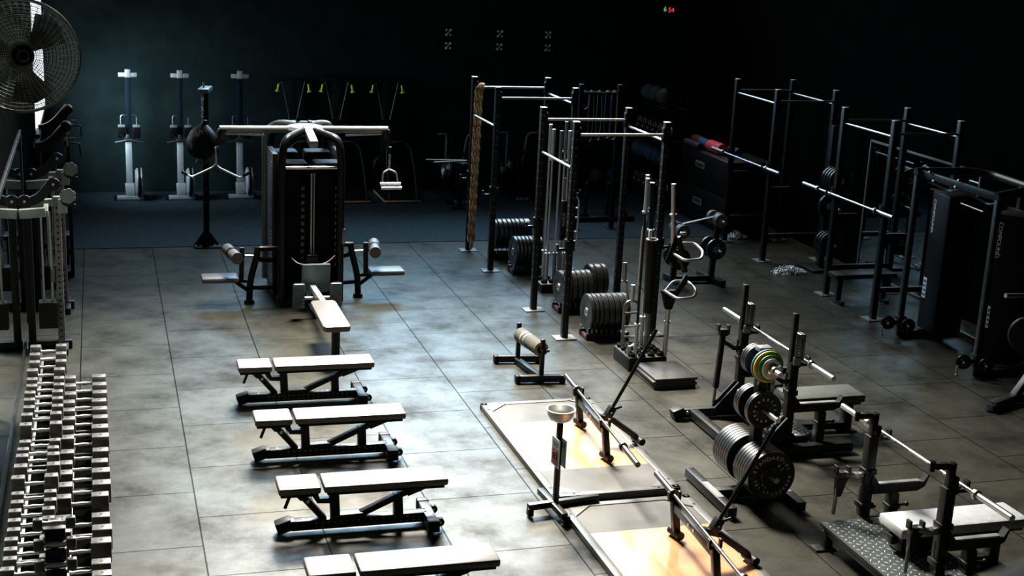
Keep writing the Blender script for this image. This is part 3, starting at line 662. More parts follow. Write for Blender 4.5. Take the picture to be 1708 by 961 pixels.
for nm, y in (('front_arch', 16.76), ('rear_arch', 17.96)):
    for s in (-1, 1):
        yy = y + (.22 if y < 17.3 else -.22)
        b = B(); b.tube([(2.505 + s * .37, y, .06), (2.505 + s * .37, y, 1.95), (2.505 + s * .33, y, 2.16), (2.505 + s * .07, (y + 17.35) / 2, 2.22)], .05, seg=14, rad=.28); obj(nm, b, BLKG, t, True)
b = B(); b.lathe((2.505, 17.35, 2.20), [(0, -.06), (.22, -.06), (.25, 0), (.22, .04), (.12, .06), (0, .065)], (0, 0, 1), 30); obj('hub_cap', b, AR, t, True)
for y0, y1 in ((16.60, 17.25), (18.1, 17.45)):
    b = B(); b.beam((2.505, y0, 2.12), (2.505, y1, 2.24), .11, .10, .02); obj('hub_arm', b, AR, t, True)
for s, xe in ((-1, 1.42), (1, 3.56)):
    b = B(); b.tube([(xe, 17.25, 2.21), (2.505 + s * .45, 17.25, 2.21), (2.505 + s * .15, 17.33, 2.20)], .045, seg=14, rad=.15); b.tube([(2.505 + s * .10, 17.5, 2.24), (2.505 + s * .32, 17.6, 2.25), (2.505 + s * .45, 17.9, 2.1), (2.505 + s * .45, 17.9, .1)], .04, seg=10, rad=.15); ao = obj('overhead_arm', b, AR, t, True)
    b = B(); b.cyl((xe + s * -.08, 17.25, 2.155), (xe - s * .55, 17.25, 2.135), .013, seg=8); obj('arm_rod', b, STEEL, ao, True)
    b = B(); b.lathe((xe, 17.25, 2.06), [(0, -.018), (.055, -.018), (.045, 0), (.055, .018), (0, .018)], (0, 1, 0), 20); b.box((xe, 17.25, 2.13), (.06, .07, .11), .006); b.box((xe - s * .03, 17.25, 2.19), (.10, .10, .05), .01); b.cyl((xe + s * .03, 17.22, 1.99), (xe + s * .03, 17.22, 1.88), .02, seg=10); obj('arm_pulley', b, BLK, ao, True)
def vbar(x, z, s, lab):
    pass
# lat bar hanging on the left arm, close grip row handle on the right one
t2 = thing('pulldown_bar', 'bent chrome pulldown bar hanging from the left arm of the cable tower', 'cable bar', (1.38, 17.2, 1.95))
b = B(); b.cyl((1.37, 17.22, 1.86), (1.365, 17.21, 1.98), .012, seg=8); chain(b, [(1.375, 17.21, 2.0), (1.37, 17.21, 1.88)], .014, .004); obj('hook', b, STEEL, t2, True)
b = B(); b.tube([(1.37, 17.21, 1.87), (1.37, 17.21, 1.78), (1.40, 17.20, 1.73), (1.66, 17.2, 1.60), (1.76, 17.2, 1.64)], .012, seg=8, rad=.03); b.tube([(1.37, 17.21, 1.78), (1.33, 17.18, 1.74), (1.06, 17.1, 1.63), (.98, 17.1, 1.68)], .012, seg=8, rad=.03); obj('bar', b, STEEL, t2, True)
for a, c_ in (((1.70, 17.2, 1.62), (1.80, 17.2, 1.67)), ((1.01, 17.1, 1.66), (.94, 17.1, 1.70))):
    b = B(); b.cyl(a, c_, .02, seg=10); obj('rubber_grip', b, RUB, t2, True)
t2 = thing('row_handle', 'silver close grip row handle hanging from the right arm of the cable tower', 'cable handle', (3.56, 17.2, 1.75))
b = B(); chain(b, [(3.585, 17.2, 1.89), (3.58, 17.2, 1.70)], .016, .005); obj('chain', b, STEEL, t2, True)
b = B(); b.tube([(3.48, 17.14, 1.52), (3.50, 17.18, 1.66), (3.58, 17.2, 1.70), (3.67, 17.18, 1.66), (3.69, 17.14, 1.52)], .012, seg=8, rad=.03); obj('bracket', b, STEEL, t2, True)
for dz, y in ((0, 17.12), (-.04, 17.04)):
    b = B(); b.cyl((3.45, y, 1.52 + dz), (3.72, y, 1.52 + dz), .022, seg=12); obj('grip', b, ALU, t2, True)
# leg extension seats left and right
for s, ox, oy in ((-1, 2.505, 17.0), (1, 2.44, 17.15)):
    def Q(d, z, y=0): return (ox + s * d, oy + y, z)
    nm = 'left' if s < 0 else 'right'
    b = B(); b.tube([Q(.64, .74), Q(.66, .60), Q(.74, .30), Q(.75, .04)], .042, seg=12, rad=.15)
    b.tube([Q(.36, .56), Q(.60, .57), Q(.68, .62)], .032, seg=10, rad=.06); b.tube([Q(.36, .20), Q(.73, .21)], .03, seg=10); b.tube([Q(.36, .72), Q(.62, .72)], .034, seg=10)
    b.tube([Q(.74, .30), Q(1.0, .31)], .028, seg=10); b.tube([Q(.76, .17), Q(.96, .32)], .026, seg=10); b.cyl(Q(.75, .0), Q(.75, .05), .065, seg=16)
    st = obj('leg_station_frame', b, BLKG, t, True)
    b = B(); b.tube([Q(.66, .62), Q(.90, .63)], .02, seg=10); obj('pivot_arm', b, STEEL, st, True)
    b = B(); b.beam(Q(.85, .30), Q(.84, .74), .06, .05, .006, up=(0, 1, 0)); b.cyl(Q(.84, .64, -.05), Q(.84, .64, .05), .035, seg=14); obj('upright', b, BLK, st, True)
    b = B(); b.cyl(Q(.92, .66, -.26), Q(1.0, .66, .26), .075, seg=22); rp = obj('shin_roller', b, PAD, t, True)
    b = B(); b.cyl(Q(.956, .66, -.03), Q(.964, .66, .03), .079, seg=22); obj('roller_gap', b, BLACKP, rp, True)
    b = B(); b.box(Q(1.12, .345), (.46, .30, .07), .028); obj('seat_pad', b, PAD, t, True)
# low row station in front
b = B(); b.box((2.545, 16.60, .42), (.36, .05, .40), .02, RX(.22)); fp = obj('backstop_plate', b, DSTEEL, t, True)
GREYT = mat('tread_plate_grey', (.10, .145, .16), .5, noise=.2, scale=10)
fp.data.materials[0] = GREYT
for x in (2.275, 2.735):
    b = B(); b.box((x, 16.2, .30), (.155, .05, .34), .03, RX(.18))
    for i in range(4):
        for k in range(7): b.sph((x - .052 + i * .035, 16.170 + .018 * .3 - (k - 3) * -.008, .30 + (k - 3) * .044), .011, (1, .6, 1), 8)
    obj('foot_plate', b, GREYT, t, True)
b = B(); b.cyl((2.25, 16.24, .26), (2.76, 16.24, .26), .02, seg=12); b.beam((2.5, 16.7, .30), (2.46, 15.2, .42), .07, .07, .006); obj('row_rail', b, ALU, t, True)
b = B(); b.tube([(2.25, 16.68, .66), (2.32, 16.60, .60), (2.5, 16.58, .58), (2.68, 16.60, .60), (2.80, 16.68, .68)], .016, seg=8, rad=.08); b.box((2.5, 16.64, .66), (.16, .06, .10), .01); obj('front_handle', b, BLKG, t, True)
b = B(); b.prism([(-.135, -.55), (.125, -.55), (.15, -.5), (.15, .5), (.12, .56), (-.12, .56), (-.15, .5), (-.16, -.5)], .07, RZ(.0), (2.43, 14.76, .455), bev=.02); obj('row_seat_pad', b, PAD, t, True)
b = B(); b.box((2.44, 14.42, .22), (.085, .085, .42), .005); b.box((2.44, 14.42, .02), (.22, .22, .03), .005); b.beam((2.46, 15.25, .40), (2.43, 14.3, .40), .07, .05, .005); obj('row_seat_post', b, BLK, t, True)
b = B(); b.box((2.905, 16.72, .92), (.06, .01, .20), .004); obj('instruction_label', b, DSTEEL, t, True)

# ---------------------------------------------------------------- centre rig
def rig_post(b, x, y, h=2.65, s=.076):
    b.box((x, y, h / 2), (s, s, h), .003)
    b.box((x, y, .008), (.24, .20, .014), .002)
RIGX, RIGX2 = 5.34, 6.49
def holes(b, x, y, z0, z1, face):
    z = z0
    while z < z1:
        if face == 'y': b.cyl((x, y - .0395, z), (x, y - .0375, z), .009, seg=6, mi=1)
        else: b.cyl((x - .0395, y, z), (x - .0375, y, z), .009, seg=6, mi=1)
        z += .10
def rig_bay(yf, yn, label):
    t = thing('pull_up_rig', label, 'rig', (RIGX, (yf + yn) / 2, 0), 0, 'black pull-up rigs in the centre')
    for x in (RIGX, RIGX2):
        for y in (yf, yn):
            b = B(); b.box((x, y, 1.325), (.076, .076, 2.65), .003); holes(b, x, y, .45, 2.6, 'x'); holes(b, x, y, .45, 2.6, 'y'); po = obj('upright', b, [BLK, GREYM], t, True)
            b = B(); b.box((x, y, 2.653), (.074, .074, .008), .002); obj('end_cap', b, ALU, po, True)
            b = B(); b.box((x, y, .008), (.26, .20, .014), .002); obj('foot_plate', b, GREYM, po, True)
            pass
            b = B()
            for dz in (.06, -.06): b.cyl((x, y, 2.5 + dz), (x + (.06 if x == RIGX else -.06), y - .02, 2.5 + dz), .012, seg=8)
            b.box((x + (.045 if x == RIGX else -.045), y, 2.5), (.012, .07, .18), .002); obj('bar_bracket', b, BLK, po, True)
    for y in (yf, yn):
        b = B(); b.cyl((RIGX + .04, y, 2.5), (RIGX2 - .04, y, 2.5), .017, seg=12); obj('pull_up_bar', b, STEEL, t, True)
    b = B(); b.cyl((RIGX, yf - .04, 2.09), (RIGX, yn + .04, 2.09), .017, seg=12); obj('side_bar', b, STEEL, t, True)
    b = B(); b.cyl((RIGX2, yf - .04, 2.42), (RIGX2, yn + .04, 2.42), .017, seg=12); obj('side_bar', b, STEEL, t, True)
    for x, y, sx in ((RIGX, yn, -1), (RIGX, yf, -1), (RIGX2, yn, 1)):
        b = B(); z = 1.12; b.box((x + sx * .05, y, z + .05), (.02, .085, .14), .003); b.box((x + sx * .10, y, z), (.12, .05, .03), .004); b.box((x + sx * .15, y, z + .03), (.02, .05, .07), .004, RY(sx * .3)); b.box((x, y - .05, z + .05), (.1, .02, .12), .003); obj('bar_hook', b, BLKG, t, True)
    return t
rig_bay(19.6, 18.33, 'pull-up rig farther back in the centre, with the rope hanging from it')
rig_bay(16.24, 14.98, 'nearer pull-up rig in the centre, framing the barbell holder and bumper plates')
t = thing('climbing_rope', 'thick tan braided rope hanging from the farther centre rig', 'rope', (5.45, 19.3, 0), 0)
for k, (dx, dy) in enumerate(((-.045, 0), (.0, -.03), (.045, 0))):
    b = B(); pts = []
    for st in range(2):
        P = []
        for i in range(90):
            z = 2.52 - i * .0265; a = i * .9 + st * PI
            P.append((5.39 + dx * (.8 + .2 * z / 2.5) + .011 * math.cos(a) - (2.52 - z) * .015, 19.5 + dy + .011 * math.sin(a), z))
        b.tube(P, .0135, seg=6, mi=st)
    obj('rope_strand', b, [ROPE, ROPED], t, True)
b = B(); b.tube([(5.43 + .035 * math.cos(q), 19.54 + .05 * math.sin(q), 2.53 + .02 * math.cos(q)) for q in [2 * PI * j / 16 for j in range(16)]], .02, seg=8, closed=True); b.cyl((5.41, 19.52, 2.56), (5.46, 19.55, 2.48), .03, seg=12); obj('knot', b, ROPE, t, True)
b = B(); b.cyl((5.36, 19.48, .16), (5.35, 19.48, .05), .032, .022, seg=12); obj('whipped_end', b, mat('whipping_twine', (.55, .33, .22), .7, noise=.2), t, True)

# resistance bands on a bar fixed between the rear posts
BX = {'grey': (.12, .14, .15), 'dark_red': (.10, .012, .025), 'green': (.02, .09, .045), 'blue': (.012, .04, .12), 'orange': (.24, .06, .035)}
t = thing('band_rack_bar', 'black bar behind the centre rig with resistance bands looped on it', 'rack', (7.6, 20.9, 2.28))
b = B(); b.cyl((7.45, 20.9, 2.285), (8.22, 20.9, 2.285), .015, seg=10); obj('bar', b, BLK, t, True)
for x in (7.5, 8.17):
    b = B(); b.box((x, 20.9, 1.21), (.07, .07, 2.42), .003); b.box((x, 20.9, .01), (.2, .2, .02), .002); obj('post', b, BLK, t, True)
for i, (c_, x, ln, wd) in enumerate((('grey', 7.57, .27, .10), ('dark_red', 7.68, .80, .07), ('green', 7.82, .78, .07), ('blue', 7.97, .75, .09), ('orange', 8.08, .77, .09))):
    b = B(); y = 20.88; z = 2.31
    b.tube([(x - wd / 2, y, z), (x - wd / 2 - .01, y - .01, z - ln / 2), (x - wd / 2, y, z - ln), (x, y, z - ln - .03), (x + wd / 2, y, z - ln), (x + wd / 2 + .01, y - .01, z - ln / 2), (x + wd / 2, y, z), (x, y, z + .012)], .01, sq=(.022 if i else .012, .007), rad=.04, closed=True)
    o = obj('resistance_band', b, mat(c_ + '_latex', BX[c_], .55, noise=.15), at=(x, y, z))
    tag(o, '%s resistance band looped over the bar behind the centre rig' % {'grey': 'short pale grey', 'dark_red': 'dark red', 'green': 'green', 'blue': 'blue', 'orange': 'orange'}[c_], 'resistance band', 'resistance bands on the bar')

# ---------------------------------------------------------------- bumper plates in toasters
def plate(r_, th, m, name='bumper_plate', hub=True, steel=False):
    """plate with axis along local X, centre at origin"""
    t = thing(name, 'x', 'weight plate', (0, 0, -60))
    b = B(); e = .01
    if steel: prof = [(.028, -th / 2), (r_ * .40, -th / 2), (r_ * .44, -th * .28), (r_ * .80, -th * .28), (r_ * .86, -th / 2), (r_ - .004, -th / 2), (r_, -th / 2 + .004), (r_, th / 2 - .004), (r_ - .004, th / 2), (r_ * .86, th / 2), (r_ * .80, th * .28), (r_ * .44, th * .28), (r_ * .40, th / 2), (.028, th / 2), (.028, -th / 2)]
    else: prof = [(.055, -th * .38), (r_ * .42, -th * .38), (r_ * .50, -th / 2), (r_ - e, -th / 2), (r_, -th / 2 + e), (r_, th / 2 - e), (r_ - e, th / 2), (r_ * .50, th / 2), (r_ * .42, th * .38), (.055, th * .38), (.055, -th * .38)]
    b.lathe((0, 0, 0), prof, (1, 0, 0), 40); obj('disc', b, m, t)
    if hub:
        b = B(); b.lathe((0, 0, 0), [(.026, -th / 2 - .002), (.05, -th / 2 - .002), (.056, -th * .38), (.056, th * .38), (.05, th / 2 + .002), (.026, th / 2 + .002), (.026, -th / 2 - .002)], (1, 0, 0), 20); obj('hub', b, STEEL if not steel else DSTEEL, t)
    return t
pw = [plate(.225, .045, RUBG), plate(.225, .06, RUBG), plate(.225, .085, RUBG)]
pused = set()
def put(p, loc, rz, label, grp, scale=None):
    if p.name in pused: p = dup(p, loc, rz)
    else: pused.add(p.name); p.location = loc; p.rotation_euler = (0, 0, rz)
    p['label'] = label; p['group'] = grp
    return p
def toaster(x0, y, seq, where, z=.30, red=True, label=None, zbase=0, L=None):
    n = len(seq); L = L or sum((.045, .06, .085)[k] for k in seq) + .012 * n + .04
    t = thing('plate_holder', label or 'low black plate holder on the floor %s' % where, 'plate rack', (x0 + L / 2, y, zbase), 0, 'low holders for bumper plates')
    b = B()
    for s in (-1, 1): b.box((x0 + L / 2, y + s * .12, zbase + .045), (L, .05, .08), .006)
    for xx in (x0 + .03, x0 + L - .03): b.box((xx, y, zbase + .03), (.05, .29, .05), .005)
    x = x0 + .02
    for k in seq:
        w_ = (.045, .06, .085)[k]
        for s in (-1, 1): b.box((x - .004, y + s * .12, zbase + .10), (.008, .05, .06), .001, None, 1)
        x += w_ + .012
    obj('holder_frame', b, [BLK, DSTEEL], t, True)
    if red:
        b = B(); b.box((x0 - .002, y - .08, zbase + .05), (.006, .10, .03)); obj('red_badge', b, mat('red_badge', (.30, .02, .03), .5, noise=.1) if 'red_badge' not in bpy.data.materials else bpy.data.materials['red_badge'], t, True)
    x = x0 + .02
    for i, k in enumerate(seq):
        w_ = (.045, .06, .085)[k]; x += w_ / 2 + .004
        put(pw[k], (x, y, zbase + z), 0, 'black bumper plate %s, %s' % (where, (ORD[i] + 'from left') if i else 'leftmost'), 'bumper plates ' + where)
        x += w_ / 2 + .008
toaster(5.56, 19.13, (0, 1, 1, 1, 0, 1, 1, 2), 'in the farthest plate holder by the rope', .365)
toaster(5.60, 18.20, (0, 0, 0, 0, 0, 1, 1), 'in the plate holder behind the far rig post', .31)
toaster(5.62, 16.18, (1, 1, 1, 1, 1, 1), 'in the plate holder between the near rig posts', .315)
toaster(5.58, 14.98, (0, 0, 0, 1, 1, 1, 1, 0), 'in the nearest plate holder beside the specialty bars', .325)
toaster(6.13, 16.47, (1, 2, 1), 'in the short plate holder at the rear rig post', .315, False, 'short plate holder with three plates at the rear rig post')

# ---------------------------------------------------------------- bar holders with bars
def bar_block(x, y, w_, d, h, nx, ny, label, grp='upright bar holders'):
    t = thing('bar_holder', label, 'bar rack', (x, y, 0), 0, grp)
    b = B(); b.box((x, y, h / 2), (w_, d, h), .006); bl = obj('block', b, BLK, t, True)
    b = B(); b.box((x, y, h + .004), (w_ - .01, d - .01, .008), .003); obj('top_plate', b, PFRAME, t, True)
    for i in range(nx):
        for k in range(ny):
            b = B(); b.lathe((x + (i - (nx - 1) / 2) * w_ / nx, y + (k - (ny - 1) / 2) * d / ny, h + .008), [(.028, 0), (.042, 0), (.042, .035), (.034, .045), (.029, .045), (.028, 0)], (0, 0, 1), 16); obj('socket', b, RUB, t, True)
    return t
def vbarbell(x, y, z0, L, label, m=STEEL, sl=.41, grp='barbells standing in the holder', name='barbell', dx=0, shaft=STEEL):
    t = thing(name, label, 'barbell', (x, y, z0), 0, grp)
    d = V((dx, 0, 1)).normalized(); a = V((x, y, z0)); P = lambda h: a + d * h
    b = B(); b.cyl(P(.05), P(L - .05), .0145, seg=10); obj('shaft', b, shaft, t, True)
    for h0, h1, hc in ((0, sl, sl), (L - sl, L, L - sl)):
        b = B(); b.cyl(P(h0), P(h1), .025, seg=14); s_ = obj('sleeve', b, m, t, True)
        b = B(); b.cyl(P(hc - .012), P(hc + .012), .037, seg=16); obj('collar', b, m, s_, True)
    return t
bar_block(5.93, 17.2, .46, .36, .12, 4, 2, 'black nine-hole block holding tall barbells inside the near centre rig')
for i, (x, y, L, dx) in enumerate(((5.79, 17.12, 2.12, -.005), (5.90, 17.12, 2.1, -.01), (5.80, 17.29, 2.16, .005), (6.02, 17.28, 2.2, -.012), (6.02, 17.12, 2.1, -.015), (6.12, 17.24, 2.12, -.012))):
    vbarbell(x, y, .125, L, 'steel barbell standing upright in the far bar holder, %s' % ('leftmost in front', 'second in front', 'left one at the back', 'tallest of them', 'third in front', 'rightmost and slimmest')[i], STEEL if i % 2 == 0 else DSTEEL)
t = thing('hex_grip_bar', 'black multi-grip bar with rungs standing in the far bar holder', 'barbell', (6.13, 17.10, .14))
b = B(); b.tube([(6.10, 17.08, .14), (6.10, 17.08, .55), (6.06, 17.05, .62), (6.06, 17.05, 1.30), (6.12, 17.05, 1.36), (6.18, 17.05, 1.30), (6.18, 17.05, .62), (6.10, 17.08, .55)], .014, seg=8, rad=.04)
for z in (.72, .85, 1.05, 1.18): b.cyl((6.06, 17.05, z), (6.18, 17.05, z), .013, seg=8)
obj('frame', b, STEEL, t, True)
b = B(); b.box((5.93, 17.02, 1.0), (.05, .05, .42), .008); o = obj('storage_sleeve', b, BLK, at=(5.93, 17.02, 1.0)); 
bpy.data.objects.remove(o)
t = thing('padded_squat_bar', 'black padded squat bar with pale lettering in the far bar holder', 'barbell', (5.955, 17.06, .13))
b = B(); b.cyl((5.955, 17.03, .13), (5.955, 17.03, 1.6), .014, seg=10); obj('shaft', b, DSTEEL, t, True)
b = B(); b.box((5.955, 17.02, 1.02), (.075, .07, .55), .015); pd = obj('pad', b, PADD, t, True)
lettering('lettering', 'ROGUE', .055, LETTERW, pd, (5.955, 16.983, 1.04), (0, 0, 1), (-1, 0, 0), .001)

bar_block(5.89, 13.88, .46, .50, .15, 4, 4, 'square black holder for specialty bars beside the stacked floor mats')
vbarbell(5.745, 13.68, .16, 2.06, 'tall chrome-sleeved barbell in the near bar holder, left front', STEEL, .38, 'specialty bars in the near holder', shaft=BLK)
t = thing('cambered_bar', 'silver bar with a bent shaft in the near bar holder', 'barbell', (5.92, 14.05, .16), 0, 'specialty bars in the near holder')
b = B(); b.tube([(5.94, 14.0, .50), (5.94, 14.0, .82), (5.86, 14.0, .92), (5.86, 14.0, 1.55), (5.90, 14.0, 1.70), (5.89, 14.0, 1.82)], .014, seg=10, rad=.05); obj('shaft', b, STEEL, t, True)
for a, c_ in (((5.945, 14.0, .16), (5.94, 14.0, .52)), ((5.89, 14.0, 1.80), (5.875, 14.0, 2.20))):
    b = B(); b.cyl(a, c_, .024, seg=14); b.cyl(V(c_) if a[2] < 1 else V(a), (V(c_) if a[2] < 1 else V(a)) + V((0, 0, .02)), .036, seg=16); obj('sleeve', b, STEEL, t, True)
t = thing('axle_bar', 'thick dark blue axle bar standing in the near bar holder', 'barbell', (6.02, 14.02, .16), 0, 'specialty bars in the near holder')
b = B(); b.cyl((6.03, 14.02, .16), (5.945, 14.02, 2.10), .030, seg=16); sh = obj('shaft', b, NAVY, t, True)
for z in (.85, 1.55):
    b = B(); b.cyl((6.03 - (z - .16) * .0438, 14.02, z), (6.03 - (z - .16) * .0438, 14.02, z + .02), .042, seg=16); obj('collar', b, STEEL, t, True)
b = B(); b.cyl((5.945, 14.02, 2.1), (5.945, 14.02, 2.108), .03, seg=16); obj('end_cap', b, STEEL, t, True)
t = thing('storage_tube', 'black open tube holding short handles in the near bar holder', 'tube', (5.93, 13.88, .16))
b = B(); b.lathe((5.955, 13.88, .62), [(0, .0), (.062, 0), (.065, .86), (.058, .86), (.056, .02), (0, .02)], (-.02, 0, 1), 22); obj('tube', b, BLKG, t, True)
b = B(); b.lathe((5.938, 13.88, 1.475), [(.056, 0), (.068, 0), (.068, .012), (.056, .012), (.056, 0)], (0, 0, 1), 22); b.box((5.90, 13.86, 1.54), (.04, .03, .12), .01); obj('rim', b, ALU, t, True)
b = B(); b.cyl((5.955, 13.88, .16), (5.955, 13.88, .63), .03, seg=12); obj('stem', b, DSTEEL, t, True)
t = thing('curl_bar', 'short wavy curl bar in the near bar holder, left rear', 'barbell', (5.68, 13.95, .16), 0, 'specialty bars in the near holder')
b = B(); b.tube([(5.70, 13.95, .2), (5.70, 13.95, .62), (5.73, 13.95, .75), (5.69, 13.95, .90), (5.70, 13.95, .98)], .013, seg=8, rad=.05); obj('shaft', b, DSTEEL, t, True)
for z0, z1 in ((.16, .36), (.97, 1.2)):
    b = B(); b.cyl((5.70 - (z0 > .5) * .04, 13.95, z0), (5.70 - (z0 > .5) * .045, 13.95, z1), .024, seg=14); b.cyl((5.70 - (z0 > .5) * .04, 13.95, z0 + (0 if z0 > .5 else .2)), (5.70 - (z0 > .5) * .04, 13.95, z0 + .02 + (0 if z0 > .5 else .2)), .036, seg=14); obj('sleeve', b, DSTEEL, t, True)
t = thing('ladder_grip_bar', 'rung-gripped neutral bar in the near bar holder, left front corner', 'barbell', (5.66, 13.75, .16), 0, 'specialty bars in the near holder')
b = B(); b.tube([(5.60, 13.75, .30), (5.60, 13.75, .74), (5.64, 13.75, .80), (5.74, 13.75, .80), (5.78, 13.75, .74), (5.78, 13.75, .30), (5.70, 13.75, .25), (5.60, 13.75, .30)], .014, seg=8, rad=.03)
for z in (.38, .50, .66): b.cyl((5.60, 13.75, z), (5.78, 13.75, z), .013, seg=8)
obj('frame', b, DSTEEL, t, True)
for z0, z1 in ((.16, .27), (.80, .99)):
    b = B(); b.cyl((5.69, 13.75, z0), (5.69, 13.75, z1), .024, seg=14); obj('sleeve', b, STEEL, t, True)
t = thing('safety_squat_bar', 'dark cambered bar with two looped handles in the near bar holder', 'barbell', (6.10, 13.70, .16), 0, 'specialty bars in the near holder')
b = B(); b.beam((6.10, 13.66, .76), (6.28, 13.60, 1.12), .06, .04, .004, up=(0, 1, 0)); b.beam((6.02, 13.60, 1.28), (6.14, 13.64, 1.56), .07, .02, .003, up=(0, 1, 0)); b.tube([(6.14, 13.64, 1.56), (6.20, 13.64, 1.40), (6.24, 13.60, 1.16)], .035, seg=10); b.prism([(-.10, .22), (.10, .22), (.035, 0), (-.035, 0)], .06, RX(PI / 2), (6.10, 13.66, .72)); obj('camber', b, BLK, t, True)
b = B(); b.cyl((6.11, 13.68, .16), (6.11, 13.68, .75), .027, seg=14); b.cyl((6.11, 13.68, .55), (6.11, 13.68, .57), .04, seg=14); obj('sleeve', b, STEEL, t, True)
for z, x in ((.92, 6.05), (1.36, 6.10)):
    b = B(); b.tube([(x - .02, 13.62, z + .02), (x + .05, 13.42, z - .02), (x + .24, 13.40, z + .0), (x + .30, 13.5, z + .06), (x + .26, 13.66, z + .12), (x + .10, 13.68, z + .12), (x - .02, 13.62, z + .02)], .017, seg=8, rad=.05); obj('loop_handle', b, MSTEEL, t, True)
b = B(); b.cyl((6.10, 13.66, 1.44), (6.05, 13.66, 2.16), .026, seg=14); b.cyl((6.072, 13.66, 1.80), (6.071, 13.66, 1.82), .040, seg=14); obj('sleeve', b, STEEL, t, True)
b = B(); b.box((6.2, 13.64, 1.60), (.07, .03, .03), .006); obj('collar_clip', b, STEEL, t, True)
# stacked mats
grp = 'rubber mats stacked on the floor'
for k, (dx, dy, rz) in enumerate(((0, 0, 0), (.012, -.01, .01), (-.008, .01, -.012), (.015, .0, .008))):
    b = B(); b.box((5.955 + dx, 13.29, .016 + k * .030), (.50, .60, .028), .006, RZ(rz)); o = obj('rubber_mat', b, mat('mat_rubber', (.03, .029, .028), .42, noise=.3, scale=4) if 'mat_rubber' not in bpy.data.materials else bpy.data.materials['mat_rubber'], at=(5.955, 13.29, k * .03))
    tag(o, 'rubber floor mat stacked in front of the specialty bars, %s' % ('lowest of the pile', 'second from the bottom', 'second from the top', 'topmost of the pile')[k], 'mat', grp)

# ---------------------------------------------------------------- roller stand, chalk stand, barbell jacks
t = thing('roller_stand', 'low black stand with a padded roller, in front of the rig', 'stand', (4.5, 13.8, 0))
b = B(); b.beam((4.24, 14.16, .055), (4.72, 14.10, .055), .07, .075, .006); b.beam((4.28, 13.44, .055), (4.78, 13.38, .055), .07, .075, .006); b.beam((4.47, 14.12, .045), (4.56, 13.42, .045), .07, .06, .005); obj('base_frame', b, BLK, t, True)
for p in ((4.24, 14.16), (4.72, 14.10), (4.28, 13.44), (4.78, 13.38)):
    b = B(); b.box((*p, .05), (.05, .085, .09), .01); obj('rubber_foot', b, RUB, t, True)
for (x, y) in ((4.48, 14.10), (4.555, 13.45)):
    b = B(); b.box((x, y, .28), (.045, .05, .42), .004); obj('upright', b, BLK, t, True)
b = B(); b.cyl((4.488, 14.05, .36), (4.552, 13.50, .36), .085, seg=28)
ro = obj('roller_pad', b, mat('roller_vinyl', (.06, .059, .05), .7, spec=.2, noise=.25, scale=6, bump=.1, bscale=30), t, True)
b = B(); b.lathe((4.5525, 13.494, .36), [(.05, 0), (.083, 0), (.083, .006), (.05, .006), (.05, 0)], (.06, -1, 0), 26); obj('roller_end_ring', b, mat('foam_ring', (.32, .29, .2), .8, noise=.5, scale=60), ro, True)
b = B(); b.cyl((4.50, 13.9, .36), (4.506, 13.86, .36), .0862, seg=28); b.cyl((4.511, 13.81, .36), (4.515, 13.78, .36), .0862, seg=28); obj('roller_straps', b, GREYM, ro, True)
b = B(); b.cyl((4.552, 13.50, .36), (4.565, 13.40, .36), .03, seg=14); b.cyl((4.565, 13.41, .36), (4.62, 13.40, .37), .016, seg=10); obj('axle', b, BLK, t, True)

t = thing('chalk_stand', 'black post stand with a steel chalk bowl beside the platforms', 'stand', (3.63, 10.12, 0))
b = B(); b.beam((3.36, 10.075, .09), (4.02, 10.16, .09), .055, .055, .004); b.beam((3.57, 10.40, .085), (3.61, 9.84, .085), .055, .055, .004)
b.box((3.38, 10.075, .045), (.05, .06, .07), .006); b.box((3.63, 9.86, .045), (.06, .05, .07), .006); obj('cross_foot', b, BLK, t, True)
b = B(); b.box((3.615, 10.11, .475), (.045, .045, .75), .004); obj('post', b, BLK, t, True)
b = B(); b.lathe((3.615, 10.11, .83), [(0, 0), (.05, .0), (.088, .02), (.110, .06), (.117, .105), (.125, .108), (.125, .113), (.115, .113), (.106, .06), (.083, .025), (.045, .007), (0, .006)], (0, 0, 1), 36); bw = obj('bowl', b, mat('spun_steel', (.62, .62, .60), .42, .85, noise=.05), t, True)
b = B()
for k in range(9): b.sph((3.615 + .05 * math.cos(k * 2.4) * (k % 3) / 2, 10.11 + .05 * math.sin(k * 2.4) * (k % 3) / 2, .85), .018, (1, 1, .6), 8)
obj('chalk_lumps', b, GREYM, bw, True)
SIGN = mat('sign_card', (.42, .60, .60), .5, noise=.05); SRED = mat('sign_red', (.30, .02, .035), .5, noise=.1); SBLK = mat('sign_black', (.02, .02, .02), .6)
